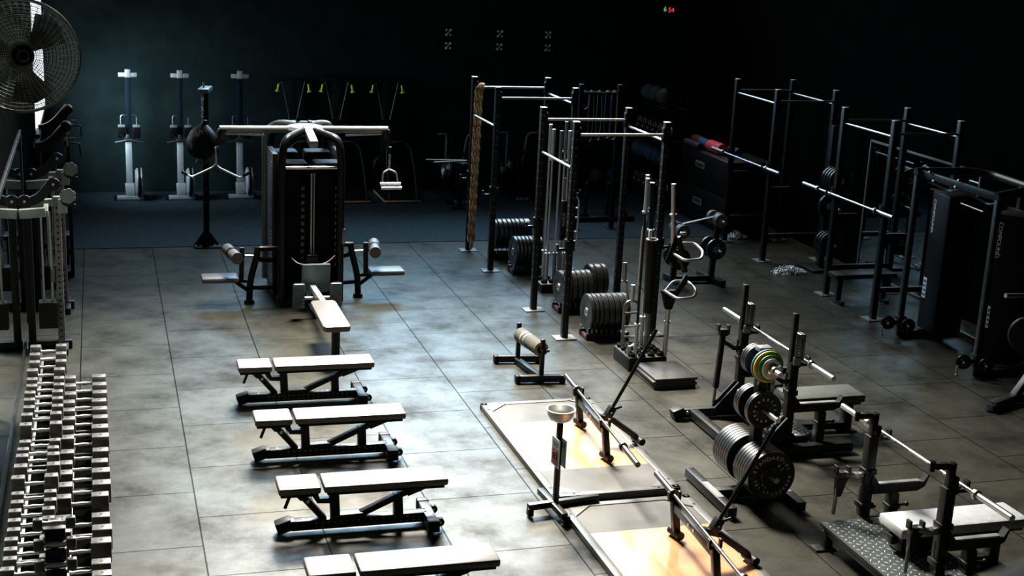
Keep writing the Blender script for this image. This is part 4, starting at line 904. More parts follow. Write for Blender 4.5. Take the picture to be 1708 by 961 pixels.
for k, (a, x, y) in enumerate(((-PI / 2 + .08, 3.586, 10.10), (-PI / 2 + .08, 3.645, 10.10))):
    b = B(); R_ = RZ(a); b.box((x, y, .56), (.165, .004, .25), 0, R_); sg = obj('notice_sign', b, SIGN, t, True)
    n = R_ @ V((0, -1, 0)); xd = R_ @ V((1, 0, 0)); c_ = V((x, y, .56)) + n * .003
    if k == 0:
        b = B(); b.prism([(-.06, -.11), (.06, -.11), (.06, .03), (-.06, .03)], .001, M((xd, V((0, 0, 1)), n)).transposed(), c_); obj('sign_red_panel', b, SRED, sg, True)
        b = B(); Rm = M((xd, V((0, 0, 1)), n)).transposed()
        b.tube([c_ + Rm @ V((.038 * math.cos(q), -.03 + .038 * math.sin(q), .001)) for q in [2 * PI * j / 24 for j in range(24)]], .005, seg=6, closed=True); b.beam(c_ + Rm @ V((-.027, -.057, .001)), c_ + Rm @ V((.027, -.003, .001)), .006, .003, 0, up=n); obj('prohibition_mark', b, SBLK, sg, True)
    b = B(); Rm = M((xd, V((0, 0, 1)), n)).transposed()
    for j, (w_, z) in enumerate(((.11, .088), (.12, .072), (.09, .056))): b.prism([(-w_ / 2, z - .004), (w_ / 2, z - .004), (w_ / 2, z + .004), (-w_ / 2, z + .004)], .001, Rm, c_)
    obj('print_lines', b, SBLK, sg, True)

def jack():
    t = thing('barbell_jack', 'x', 'barbell stand', (4.5, 11.5, 0), 0, 'barbell jacks on the platforms')
    z0 = .06
    for (x, y) in ((4.47, 11.92), (4.42, 11.03)):
        b = B(); b.beam((x, y, z0 + .05), (x - .03, y + .02, .40), .06, .06, .005); b.box((x - .03, y + .02, .39), (.10, .04, .03), .003); b.box((x - .075, y + .02, .42), (.02, .04, .07), .003); b.box((x + .015, y + .02, .42), (.02, .04, .07), .003); obj('upright', b, BLK, t, True)
        b = B(); b.cyl((x - .015, y + .075, z0 + .035), (x + .015, y - .075, z0 + .035), .035, seg=18); obj('roller_foot', b, RUB, t, True)
    b = B(); b.beam((4.45, 11.93, .33), (4.40, 11.05, .33), .05, .07, .005); rl = obj('cross_rail', b, BLKG, t, True)
    b = B()
    for y in (11.45, 11.55): b.cyl((4.398 - .0, y, .335), (4.394, y, .335), .014, seg=10)
    obj('rail_bolts', b, STEEL, rl, True)
    b = B(); b.beam((4.43, 11.5, .33), (4.62, 11.46, .29), .05, .05, .004); b.beam((4.62, 11.46, .29), (4.86, 11.38, .12), .05, .05, .004); obj('rear_leg', b, BLK, t, True)
    b = B(); b.cyl((4.86, 11.45, z0 + .035), (4.89, 11.30, z0 + .035), .035, seg=18); obj('roller_foot', b, RUB, t, True)
    b = B(); b.box((4.60, 11.47, .36), (.07, .07, .12), .006, RY(.5)); b.cyl((4.6, 11.40, .36), (4.6, 11.52, .36), .018, seg=10); b.cyl((4.64, 11.44, .40), (4.70, 11.42, .43), .012, seg=8); hg = obj('handle_socket', b, BLK, t, True)
    b = B(); b.tube([(4.59, 11.47, .34), (4.72, 11.44, .62), (4.98, 11.38, 1.20)], .0165, seg=10); b.cyl((4.93, 11.39, 1.09), (4.98, 11.38, 1.2), .019, seg=10); obj('lever_handle', b, BLKG, t, True)
    return t
j0 = jack(); j0['label'] = 'black barbell jack with long lever on the farther timber platform'
dup(j0, (4.43, 8.93, 0), 0, 'black barbell jack with long lever on the nearer timber platform')
def barbell(p, q, label, m=STEEL, grp=None, shaft=STEEL, sl=.42):
    p, q = V(p), V(q); d = (q - p); L = d.length; d.normalize()
    t = thing('barbell', label, 'barbell', (p + q) / 2, 0, grp); P = lambda h: p + d * h
    b = B(); b.cyl(P(.05), P(L - .05), .0145, seg=14); b.cyl(P(L * .36), P(L * .44), .0168, seg=14, mi=1); b.cyl(P(L * .56), P(L * .64), .0168, seg=14, mi=1); obj('shaft', b, [shaft, DSTEEL if shaft is STEEL else shaft], t, True)
    for h0, h1, hc in ((0, sl, sl), (L - sl, L, L - sl)):
        b = B(); b.cyl(P(h0), P(h1), .0255, seg=18); s_ = obj('sleeve', b, m, t, True)
        b = B(); b.cyl(P(hc - .015), P(hc + .015), .040, seg=20); obj('collar', b, m, s_, True)
    return t
barbell((4.455, 12.36, .435), (4.30, 10.0, .435), 'dark steel barbell resting on the jack of the farther platform', OXIDE, 'barbells on the jacks', OXIDE)
barbell((4.385, 9.79, .435), (4.23, 7.45, .435), 'dark steel barbell on the jack at the bottom edge', OXIDE, 'barbells on the jacks', OXIDE)
# ---------------------------------------------------------------- competition bench racks
TREAD = mat('diamond_tread_plate', (.38, .42, .43), .4, .7, noise=.15, scale=12)
TREADB = mat('tread_plate_base', (.035, .042, .045), .5, .2, noise=.3, scale=12)
def tread(b, x0, x1, y0, y1, z):
    n = 0
    x = x0 + .03
    while x < x1 - .02:
        y = y0 + .03 + (.025 if n % 2 else 0); k = 0
        while y < y1 - .02:
            a = .785 if (k + n) % 2 else -.785
            c_, s_ = math.cos(a) * .025, math.sin(a) * .025; px, py = -math.sin(a) * .0095, math.cos(a) * .0095
            vs = [b.b.verts.new((x + ux, y + uy, zz)) for ux, uy, zz in ((-c_, -s_, z), (px, py, z), (c_, s_, z), (-px, -py, z), (0, 0, z + .004))]
            for i in range(4): b.b.faces.new((vs[i], vs[(i + 1) % 4], vs[4])).material_index = 1
            y += .062; k += 1
        x += .05; n += 1
def combo(label, ux, yf, yn, zb, ext, armx, padbox, padm, leg):
    t = thing('bench_press_rack', label, 'bench rack', (ux + .3, (yf + yn) / 2, 0), 0, 'competition bench racks')
    for y in (yf, yn):
        b = B(); b.box((ux, y, (zb + .93) / 2), (.085, .085, .93 - zb), .004); po = obj('upright', b, BLK, t, True)
        b = B(); b.box((ux, y, .62), (.11, .11, .05), .006); b.cyl((ux, y - .07, .62), (ux, y + .07, .62), .015, seg=8); b.box((ux, y, zb + .10), (.12, .12, .05), .006); b.cyl((ux + .06, y - .07, zb + .1), (ux + .06, y + .07, zb + .1), .014, seg=8); obj('collar', b, BLKG, po, True)
        if ext:
            b = B(); b.box((ux - .02, y + .01, 1.16), (.05, .055, .48), .004); b.box((ux - .02, y + .01, 1.402), (.048, .053, .006), .001); obj('extension_tube', b, BLK, po, True)
            b = B(); b.box((ux + .065, y - .01, 1.08), (.018, .10, .26), .003); b.box((ux + .02, y - .05, 1.08), (.09, .012, .26), .003); b.cyl((ux + .03, y - .06, 1.19), (ux + .03, y + .04, 1.19), .025, seg=14); b.box((ux - .0, y - .06, .95), (.07, .03, .08), .003); obj('numbered_slide', b, DSTEEL, po, True)
            b = B()
            for k in range(6): b.box((ux + .02, y - .057, 1.0 + k * .03), (.02, .002, .012))
            obj('scale_marks', b, ALU, po, True)
        else:
            b = B(); b.beam((ux + .0, y, .92), (ux + .02, y + .02, 1.10), .05, .06, .006); b.beam((ux + .02, y + .02, 1.09), (ux - .10, y + .06, 1.08), .05, .05, .005); b.cyl((ux - .12, y + .06, 1.04), (ux - .12, y + .06, 1.12), .022, seg=12); b.box((ux + .02, y + .02, 1.108), (.05, .06, .012), .002); obj('bar_guard', b, BLKG, po, True)
        b = B(); b.box((ux + .10, y, .90), (.12, .07, .03), .004); b.box((ux + .155, y, .93), (.02, .07, .09), .004); b.box((ux + .05, y, .945), (.02, .08, .14), .004); obj('bar_hook', b, BLKG, po, True)
        # safety arm toward the lifter
        z = .47
        b = B(); b.prism([(.04, -.045), (.46, -.045), (.53, -.01), (.565, .085), (.548, .09), (.515, .035), (.04, .035)], .07, RX(PI / 2), (ux, y - .02, z)); b.prism([(.02, .03), (.10, .03), (.04, .11), (.02, .11)], .07, RX(PI / 2), (ux, y - .02, z)); sa = obj('safety_arm', b, BLK, t, True)
        b = B(); b.box((ux + .29, y - .02, z + .037), (.40, .05, .006), .002); obj('arm_liner', b, GREYM, sa, True)
        b = B(); b.box((ux + armx, y - .02, .21), (.085, .085, .40), .004); b.box((ux + armx, y - .02, .36), (.07, .07, .14), .004); b.box((ux + armx, y - .02, .30), (.11, .11, .035), .005); b.cyl((ux + armx + .05, y - .05, .31), (ux + armx + .11, y - .06, .315), .012, seg=8); b.sph((ux + armx + .12, y - .06, .316), .02, seg=10); obj('arm_post', b, BLK, t, True)
        # slender lever post with hook on the spotter side
        sx = ux - .24
        b = B(); b.cyl((sx - .02, y + .03, zb + .02), (sx - .01, y + .03, zb + .25), .016, seg=10); obj('lever_rod', b, DSTEEL, t, True)
        b = B()
        if ext: b.beam((sx - .01, y + .03, zb + .22), (sx + .02, y + .03, .88), .05, .05, .005)
        else: b.beam((sx - .01, y + .03, zb + .22), (sx + .0, y + .03, .42), .035, .035, .004); b.prism([(-.02, 0), (.02, 0), (.07, .16), (-.03, .16)], .05, RX(PI / 2), (sx, y + .03, .40))
        zt = .90 if ext else .58
        b.box((sx + .02, y + .03, zt), (.09, .07, .07), .006); b.box((sx + .07, y + .02, zt + .03), (.02, .06, .10), .004); b.box((sx - .03, y + .04, zt + .05), (.02, .06, .07), .004); lv = obj('lever_post', b, BLK, t, True)
        b = B(); b.beam((sx + .03, y + .02, zt - .10 if ext else zt + .02), (ux - .10, y - .03, zt - .16 if ext else zt), .045, .04, .004); b.box((ux - .07, y, zt - .16 if ext else zt), (.10, .05, .05), .004); b.cyl((ux - .08, y - .04, zt - .2), (ux - .08, y - .04, zt - .06), .01, seg=8); obj('link_arm', b, DSTEEL if not ext else BLKG, lv, True)
    (px0, px1, py0, py1, pz) = padbox
    cx, cy = (px0 + px1) / 2, (py0 + py1) / 2
    b = B(); b.box((cx, cy, pz - .045), (px1 - px0, py1 - py0, .085), .02); obj('bench_pad', b, padm, t, True)
    b = B(); b.box((cx, cy, pz - .10), (px1 - px0 - .06, py1 - py0 - .06, .03), .004); b.box((cx - .1, cy, pz - .15), (px1 - px0 - .2, .08, .07), .005); obj('pad_board', b, BLK, t, True)
    for (lx, ly) in leg:
        b = B(); b.box((lx, ly, (pz - .10) / 2), (.09, .10, pz - .10), .004); b.box((lx, ly, .008), (.20, .16, .014), .003); obj('leg', b, BLK, t, True)
    return t
t = combo('farther competition bench rack with tall uprights and a black pad, behind the plate tree', 6.28, 12.12, 11.05, .08, True, .34, (6.46, 7.28, 11.30, 11.66, .45), mat('dark_bench_vinyl', (.05, .055, .05), .5, noise=.3, scale=8), ((7.2, 11.5),))
b = B(); b.beam((5.62, 12.10, .065), (6.42, 12.10, .065), .09, .09, .006); b.beam((5.76, 12.07, .065), (5.76, 10.80, .065), .09, .09, .006); b.beam((5.72, 10.95, .065), (6.95, 10.95, .065), .09, .09, .006); b.beam((6.28, 12.1, .065), (6.28, 10.95, .065), .08, .08, .005); b.beam((6.3, 11.55, .06), (7.2, 11.5, .06), .07, .07, .005); b.beam((6.62, 12.1, .03), (6.62, 10.95, .03), .07, .05, .004); b.beam((6.3, 12.1, .06), (6.7, 12.1, .06), .08, .08, .005); obj('base_frame', b, BLK, t, True)
for y in (12.10, 11.03):
    b = B(); b.prism([(0, 0), (-.26, 0), (0, .28)], .02, RX(PI / 2), (6.24, y + .04, .10)); b.prism([(0, 0), (-.26, 0), (0, .28)], .02, RX(PI / 2), (6.24, y - .04, .10)); obj('gusset', b, BLK, t, True)
b = B(); b.box((5.60, 12.10, .065), (.13, .12, .11), .012, RY(-.3))
for k in range(5): b.box((5.552 + k * .016, 12.10, .07 + k * .011), (.008, .122, .012), .002, RY(-.6))
obj('rubber_foot', b, RUB, t, True)
b = B(); b.cyl((5.69, 12.055, .08), (5.69, 12.04, .08), .018, seg=10); obj('foot_bolt', b, STEEL, t, True)
b = B(); b.box((6.52, 11.55, .09), (.34, .72, .02), .003); tread(b, 6.36, 6.69, 11.2, 11.9, .10); obj('tread_plate', b, [TREADB, TREAD], t, True)
barbell((6.365, 12.78, .955), (6.365, 10.44, .955), 'bright steel barbell racked on the farther competition bench', CHROME, 'barbells on the bench racks', STEEL)
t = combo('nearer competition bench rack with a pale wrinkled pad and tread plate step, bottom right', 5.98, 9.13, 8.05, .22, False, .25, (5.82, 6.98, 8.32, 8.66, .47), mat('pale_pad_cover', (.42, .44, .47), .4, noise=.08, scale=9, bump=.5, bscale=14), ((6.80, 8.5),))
b = B(); b.box((5.93, 8.42, .20), (.74, 1.32, .03), .004); b.box((5.93, 8.42, .16), (.70, 1.28, .06), .004); 
sp = obj('step_platform', b, BLK, t, True)
b = B(); b.box((5.93, 8.42, .2155), (.73, 1.31, .004)); tread(b, 5.57, 6.29, 7.77, 9.07, .217); obj('tread_plate', b, [TREADB, TREAD], sp, True)
for x in (5.61, 6.25):
    for y in (9.03, 7.82):
        b = B(); b.box((x, y, .075), (.07, .08, .15), .004); b.box((x - .03, y, .008), (.18, .12, .014), .003); obj('leg', b, BLK, t, True)
b = B(); b.box((6.02, 8.49, .29), (.30, .22, .13), .03); b.cyl((5.9, 8.36, .33), (6.05, 8.36, .335), .01, seg=8); obj('pad_sleeve', b, PADD, t, True)
b = B(); b.beam((6.1, 8.50, .06), (6.80, 8.50, .06), .07, .07, .005); b.beam((6.24, 9.13, .03), (6.24, 8.05, .03), .07, .05, .004); b.beam((5.98, 9.13, .195), (6.26, 9.13, .195), .06, .04, .004); obj('base_frame', b, BLK, t, True)
barbell((6.065, 9.75, .955), (6.065, 7.41, .955), 'bright steel barbell racked over the pale pad of the nearer competition bench', CHROME, 'barbells on the bench racks', STEEL)

# ---------------------------------------------------------------- plate tree with iron plates
IRON = mat('cast_iron_plate', (.014, .015, .016), .34, .2, noise=.25, scale=30, rn=.06)
t = thing('plate_tree', 'black upright plate tree loaded with iron plates, between the two bench racks', 'plate rack', (5.45, 10.12, 0))
b = B(); b.box((5.45, 10.12, .74), (.085, .085, 1.30), .004); obj('post', b, BLK, t, True)
b = B(); b.box((5.45, 10.12, 1.385), (.12, .10, .045), .006); obj('post_cap', b, GREYM, t, True)
for x, y0, y1 in ((5.08, 9.70, 10.62), (5.74, 9.70, 10.62)):
    b = B(); b.beam((x, y0, .06), (x, y1, .06), .085, .085, .005); fb = obj('foot_beam', b, BLK, t, True)
    b = B()
    for k in range(5):
        for yy in (y0 + .06 + k * .06, y1 - .06 - k * .06): b.cyl((x, yy, .1025), (x, yy, .104), .014, seg=10)
    obj('beam_holes', b, RUB, fb, True)
    b = B(); b.box((x, (y0 + y1) / 2 - .05, .103), (.06, .34, .003)); obj('beam_label', b, GREYM, fb, True)
b = B(); b.beam((5.08, 10.12, .06), (5.74, 10.12, .06), .085, .085, .005); b.prism([(-.2, 0), (.2, 0), (.05, .2), (-.05, .2)], .02, RX(PI / 2), (5.45, 10.07, .09)); obj('cross_beam', b, BLK, t, True)
PEG = {}
for z, L in ((.34, .42), (.86, .34), (1.255, .30)):
    for s in (-1, 1):
        b = B(); b.cyl((5.45, 10.12 + s * .04, z), (5.45, 10.12 + s * (.04 + L), z), .0245, seg=18); obj('peg', b, STEEL, t, True)
def iron(r_, th, m=IRON, name='iron_plate'): return plate(r_, th, m, name, False, True)
def arc_text(o, txt, rr, mid, size, side, m=LETTERW, y=0.0):
    """letters around a circle on the plate face looking along local side*X"""
    n = len(txt); step = size * .86 / rr
    b = None; me_all = bmesh.new()
    for i, ch in enumerate(txt):
        a = mid + (n - 1) / 2 * step - i * step
        me = text_mesh(ch, size, .001); up_ = V((0, math.cos(a) * -side, math.sin(a))) if False else None
        # face seen along +side: viewer's right is local -Y for side=-1 (after mounting)
        rt = V((0, side, 0)); up0 = V((0, 0, 1))
        rad = rt * math.cos(a) + up0 * math.sin(a); tg = rt * math.sin(a) - up0 * math.cos(a)
        R_ = M((tg, rad, V((side, 0, 0)))).transposed().to_4x4()
        me.transform(M.Translation(rad * rr + V((side * y, 0, 0))) @ R_); me_all.from_mesh(me); bpy.data.meshes.remove(me)
    me2 = bpy.data.meshes.new('raised_lettering'); me_all.to_mesh(me2); me_all.free(); me2.materials.append(m)
    oo = bpy.data.objects.new('raised_lettering', me2); COL.objects.link(oo); oo.parent = o
big = iron(.225, .040); sm = iron(.14, .028); smm = iron(.165, .03)
RZP = PI / 2     # plate axis (local X) turned along world Y
def put2(p, loc, label, grp, m=None):
    if p.name in pused: p = dup(p, loc, RZP)
    else: pused.add(p.name); p.location = loc; p.rotation_euler = (0, 0, RZP)
    p['label'] = label; p['group'] = grp; return p
# local +X -> world +Y after a quarter turn; the face toward the camera is local -X
for k in range(6): o = put2(big, (5.45, 10.12 - .085 - k * .043, .34), 'big iron plate on the lowest near peg of the plate tree, %sfrom the post' % (ORD[k] if k else 'first '), 'iron plates on the near low peg')
face = iron(.225, .040); 
d = [c for c in face.children if c.name.startswith('disc')][0]
arc_text(d, 'STANDARD', .172, 1.95, .050, -1, y=.0205); arc_text(d, 'BARBELL', .172, -.75, .045, -1, y=.0205); arc_text(d, '45', .11, .75, .05, -1, y=.0125); arc_text(d, 'LBS', .165, .62, .042, -1, y=.0205); arc_text(d, '20', .10, -2.2, .04, -1, y=.0125); arc_text(d, '45 LBS', .15, -2.3, .042, -1, y=.0125)
put2(face, (5.45, 10.12 - .085 - 6 * .043, .34), 'outermost big iron plate of the tree, with pale raised lettering on its face', 'iron plates on the near low peg')
for k in range(7): put2(big, (5.45, 10.12 + .085 + k * .043, .34), 'big iron plate on the lowest far peg of the plate tree, %sfrom the post' % (ORD[k] if k else 'first '), 'iron plates on the far low peg')
for k in range(2): put2(smm, (5.45, 10.12 - .075 - k * .033, .86), 'medium iron plate on the middle near peg of the tree, %s' % ('inner one', 'outer one with lettering')[k], 'iron plates on the middle pegs')
for k in range(3): put2(smm, (5.45, 10.12 + .075 + k * .033, .86), 'medium iron plate on the middle far peg of the tree, %s' % ('inner one', 'middle one', 'outer one')[k], 'iron plates on the middle pegs')
b = B()
for k in range(14):
    a = 2 * PI * k / 14; b.box((5.45 + .10 * math.cos(a), 10.12 - .125, .86 + .10 * math.sin(a)), (.014, .003, .022), 0, RY(-a + PI / 2))
o = obj('raised_marks', b, LETTERW, bpy.data.objects[[p.name for p in bpy.data.objects if p.get('label', '').startswith('medium iron plate on the middle near peg of the tree, outer')][0]], False)
o.data.transform(M.Translation(-V((5.45, 10.054 - .042, .86)))); o.data.transform(M.Rotation(-RZP, 4, 'Z'))
for k in range(3): put2(sm, (5.45, 10.12 + .075 + k * .032, 1.255), 'small black iron plate on the top far peg of the tree, %s' % ('inner one', 'middle one', 'outer one')[k], 'small plates on the top far peg')
y = 10.12 - .065
for nm, col, r_, th in (('blue', (.04, .16, .30), .148, .032), ('yellow', (.70, .42, .03), .142, .03), ('green', (.02, .28, .06), .118, .03), ('white', (.70, .70, .62), .094, .026)):
    p = plate(r_, th, mat(nm + '_plate_rubber', col, .42, noise=.12, scale=15), 'change_plate', True); y -= th / 2
    put2(p, (5.45, y, 1.255), '%s change plate on the top near peg of the plate tree' % nm, 'coloured change plates'); y -= th / 2 + .002
t2 = thing('collar_clamp', 'chrome collar clamp at the end of the top near peg', 'collar', (5.45, y, 1.255)); t2['group'] = 'chrome collars'
b = B(); b.lathe((5.45, y, 1.255), [(.026, 0), (.055, 0), (.055, -.02), (.042, -.03), (.042, -.06), (.026, -.06), (.026, 0)], (0, 1, 0), 24); b.cyl((5.45, y - .04, 1.255), (5.50, y - .04, 1.30), .009, seg=8); obj('ring', b, CHROME, t2, True)
t2 = thing('lifting_chains', 'steel chains hanging on the near side of the plate tree post', 'chain', (5.52, 10.03, 1.1))
for k, (x, y, z0, z1) in enumerate(((5.525, 10.055, 1.10, .98), (5.55, 10.06, 1.10, .98), (5.535, 10.05, .99, .90), (5.50, 10.045, .68, .58), (5.55, 10.05, .68, .58))):
    b = B(); chain(b, [(x, y, z0), (x, y, z1)], .012 if k < 2 else .022, .004 if k < 2 else .007); obj('chain_strand', b, CHROME, t2, True)
t2 = thing('small_chain', 'short pale chain bunch by the black plates on the top far peg', 'chain', (5.39, 10.10, 1.25))
b = B(); chain(b, [(5.40, 10.06, 1.31), (5.385, 10.06, 1.2), (5.40, 10.06, 1.08)], .014, .005); chain(b, [(5.42, 10.055, 1.3), (5.425, 10.055, 1.22)], .014, .005); obj('links', b, CHROME, t2, True)

# ---------------------------------------------------------------- low plate tree behind
t = thing('plate_stand', 'low two-post stand of round plates and discs behind the specialty bars', 'plate rack', (8.1, 17.3, 0))
b = B(); b.beam((7.82, 17.38, .06), (8.38, 17.35, .06), .08, .08, .006)
b.beam((7.78, 17.62, .05), (7.86, 17.18, .05), .09, .08, .006); b.beam((8.34, 17.68, .05), (8.44, 17.05, .05), .09, .08, .006); obj('base_frame', b, BLK, t, True)
for x, y, z1 in ((7.82, 17.40, .88), (8.40, 17.36, 1.02)):
    b = B(); b.box((x, y, z1 / 2), (.075, .075, z1), .004, RY(.05)); po = obj('post', b, BLK, t, True)
b = B(); b.beam((7.86, 17.36, .86), (8.42, 17.34, .98), .06, .02, .003); obj('top_strap', b, GREYM, t, True)
for x, y, z in ((7.83, 17.4, .78), (8.40, 17.36, .93), (7.82, 17.4, .38), (8.39, 17.36, .50)):
    b = B(); b.cyl((x, y + .24, z), (x, y - .26, z), .022, seg=14); obj('peg', b, STEEL, t, True)
pl3 = plate(.10, .035, mat('worn_disc_rubber', (.14, .14, .13), .45, noise=.3, scale=20), 'weight_disc'); pl4 = plate(.155, .045, RUBG, 'weight_disc')
for (x, z, pr_, ys, nm) in ((7.83, .78, pl3, (.09, .13, -.09, -.13, -.17), 'upper left peg'), (8.40, .93, pl3, (.09, .13, -.09, -.13, -.17), 'upper right peg'), (7.82, .38, pl4, (.10, -.10, -.15), 'lower left peg'), (8.39, .50, pl4, (.10, -.10), 'lower right peg')):
    for i, dy in enumerate(ys):
        o = put2(pr_, (x, 17.38 + dy, z), '%s disc on the %s of the low stand, %s' % ('small worn' if pr_ is pl3 else 'wide black', nm, ('far side' if dy > 0 else 'near side') + (' outer' if abs(dy) > .12 else ' inner') + (' end' if abs(dy) > .16 else '')), 'discs on the low two-post stand')
for x, z, r_ in ((7.82, .38, .09), (8.39, .50, .09), (8.40, .93, .05)):
    b = B()
    for a in (.4, 1.6, 2.9, 4.2, 5.3): b.box((x + r_ * math.cos(a), 17.195 if z < .9 else 17.185, z + r_ * math.sin(a)), (.05, .004, .016), .001)
    o = obj('pale_marks', b, DSTEEL, t, True)

# ---------------------------------------------------------------- rig of half racks along the right side
def half_rack(yf, yn, label):
    t = thing('half_rack', label, 'rack', (10.2, (yf + yn) / 2, 0), 0, 'black half racks along the right wall')
    for x in (9.77, 10.75):
        for y in (yf, yn):
            b = B(); b.box((x, y, 1.325), (.076, .076, 2.65), .003); po = obj('upright', b, BLK, t, True)
            b = B(); b.box((x, y, 2.653), (.074, .074, .008), .002); obj('end_cap', b, ALU, po, True)
            b = B(); b.box((x, y, .008), (.24, .24, .014), .002); fp = obj('foot_plate', b, GREYM, po, True)
            b = B()
            for s in (-1, 1): b.cyl((x + s * .09, y - .08, .014), (x + s * .09, y - .08, .035), .014, seg=8)
            obj('anchor_bolts', b, STEEL, fp, True)
    for y in (yf, yn):
        b = B(); b.cyl((9.81, y, 2.48), (10.71, y, 2.48), .016, seg=12); obj('pull_up_bar', b, MSTEEL, t, True)
        b = B(); b.beam((9.77, y, .40), (10.75, y, .40), .06, .07, .004); obj('cross_brace', b, BLK, t, True); b = B(); b.prism([(.04, 0), (.34, .10), (.34, .17), (.04, .17)], .06, RX(PI / 2), (9.77, y, 1.0)); obj('gusset', b, BLK, t, True)
        b = B(); b.box((9.70, y, 1.47), (.02, .07, .16), .003); b.box((9.66, y, 1.425), (.10, .05, .025), .003); b.box((9.615, y, 1.46), (.012, .05, .09), .003); obj('bar_hook', b, BLKG, t, True)
    for x in (9.77, 10.75):
        b = B(); b.cyl((x, yf - .04, 2.44), (x, yn + .04, 2.44), .016, seg=12); obj('side_bar', b, MSTEEL, t, True)
    return t
half_rack(19.86, 18.48, 'farther black half rack on the right, its barbell beyond the plate stand')
half_rack(16.50, 15.24, 'nearer black half rack on the right, in front of the wall mirror')
barbell((9.655, 20.35, 1.465), (9.655, 17.99, 1.465), 'steel barbell racked on the farther right half rack', MSTEEL, 'barbells on the half racks', MSTEEL)
barbell((9.655, 17.23, 1.465), (9.655, 14.87, 1.465), 'steel barbell racked on the nearer right half rack', MSTEEL, 'barbells on the half racks', MSTEEL)
t = thing('storage_post', 'tall black storage post with plates between the right half racks', 'rack', (10.4, 18.0, 0))
b = B(); b.box((10.45, 17.9, 1.1), (.08, .08, 2.2), .004); b.box((10.45, 17.9, .02), (.5, .5, .04), .006); obj('post', b, BLK, t, True)
for z in (1.42, 1.0, .44):
    b = B(); b.cyl((10.45, 17.86, z), (10.45, 17.5, z), .024, seg=12); obj('peg', b, STEEL, t, True)
pq = plate(.19, .05, IRON, 'storage_plate')
for z, n in ((1.42, 4), (1.0, 1), (.44, 3)):
    for k in range(n): put2(pq, (10.45, 17.80 - k * .075, z), 'dark plate on the %s peg of the storage post, %sfrom the post' % ({1.42: 'top', 1.0: 'middle', .44: 'lowest'}[z], ORD[k] if k else 'first '), 'plates on the storage post')
t = thing('flat_bench', 'black flat bench inside the nearer right half rack', 'bench', (10.0, 16.1, 0))
b = B(); b.box((10.05, 16.05, .40), (.95, .26, .07), .02); obj('bench_pad', b, PADD, t, True)
b = B(); b.box((10.05, 15.915, .432), (.88, .008, .01), .002); obj('lit_edge_strip', b, GREYM, t, True)  # grey strip paints the lit top edge onto the black pad
for x in (9.70, 10.4):
    b = B(); b.box((x, 16.05, .19), (.07, .07, .36), .004); b.beam((x, 15.9, .03), (x, 16.2, .03), .06, .05, .005); obj('leg', b, BLK, t, True)

# soft plyometric boxes and rollers on top, ball rack beyond
for k, (z, lb) in enumerate(((0, 'lower black plyometric box by the right wall, marked 75'), (.62, 'upper black plyometric box by the right wall, under the foam rollers'))):
    t = thing('plyo_box', lb, 'box', (10.3, 21.25, z), 0, 'stacked black plyometric boxes')
    b = B(); b.box((10.32, 21.2, z + .31), (.84, 1.9, .615), .03); obj('box_body', b, PADD, t, True)
    b = B(); b.box((9.898, 21.3, z + (.38 if k == 0 else .40)), (.006, .36, .11)); lb_ = obj('pale_label', b, GREYM, t, True)
    b = B()
    for j in range(6): b.box((9.8935, 21.43 - j * .05, z + .39), (.003, .03, .06))
    obj('label_print', b, BLACKP, lb_, True)
    if k == 0: lettering('number', '75', .13, DSTEEL, t, (9.894, 21.3, .23), (0, -1, 0), (0, 0, 1), .002)
for nm, col, x, y, z, r_, L in (('dark red', (.16, .02, .03), 10.0, 22.0, 1.335, .085, .33), ('blue', (.03, .12, .40), 10.02, 21.62, 1.335, .085, .36), ('coral red', (.80, .08, .11), 10.05, 21.17, 1.335, .095, .50), ('black', (.02, .025, .03), 9.93, 21.8, 1.32, .065, .5), ('charcoal', (.05, .055, .06), 10.26, 20.9, 1.32, .07, .34)):
    if nm == 'black': x, y = 9.97 - .18, 21.72; x = 9.985; y = 21.6; z = 1.32
    b = B(); a = V((x, y + L / 2, z)); c_ = V((x, y - L / 2, z))
    if nm == 'black': a, c_ = V((9.945, 22.05, 1.305)), V((9.945, 21.45, 1.305))
    if nm == 'blue': a.x = c_.x = 10.13
    if nm == 'dark red': a.x = c_.x = 10.16
    if nm == 'coral red': a.x = c_.x = 10.12
    if nm == 'charcoal': a.x = c_.x = 10.33
    b.cyl(a, c_, r_ if nm != 'black' else .06, seg=22)
    for j in range(9):
        p_ = a + (c_ - a) * (j + .5) / 9; dd = (c_ - a).normalized() * (L / 30)
        b.cyl(p_ - dd, p_ + dd, (r_ if nm != 'black' else .06) + .004, seg=22)
    rr_ = r_ if nm != 'black' else .06
    for v in b.b.verts: v.co.z += 1.237 + rr_ + .004 - a.z
    o = obj('foam_roller', b, mat(nm.replace(' ', '_') + '_foam', col, .6, noise=.2, scale=25), at=(a.x, (a.y + c_.y) / 2, a.z))
    tag(o, '%s foam roller lying on top of the plyometric boxes' % nm, 'foam roller', 'foam rollers on the boxes')
t = thing('ball_rack', 'dark open shelf rack of medicine balls in the far right corner', 'rack', (9.85, 23.4, 0))
for y in (22.45, 24.33):
    b = B(); b.box((9.7, y, 1.1), (.05, .05, 2.2), .003); b.box((10.1, y, 1.1), (.05, .05, 2.2), .003); b.beam((9.6, y, .03), (10.2, y, .03), .06, .05, .004); obj('upright', b, BLK, t, True)
for z in (.15, .70, 1.20, 1.80):
    b = B(); b.box((9.72, 23.39, z), (.04, 1.86, .03), .003); b.box((10.06, 23.39, z), (.04, 1.86, .03), .003)
    if z in (1.20, .15): b.box((9.89, 23.39, z + .01), (.32, 1.86, .012))
    obj('shelf', b, BLK, t, True)
BALLG = mat('grey_ball_leather', (.05, .08, .09), .6, spec=.2, noise=.2, scale=8); BALLB = mat('blue_ball_leather', (.012, .06, .15), .6, spec=.2, noise=.2, scale=8)
i = 0
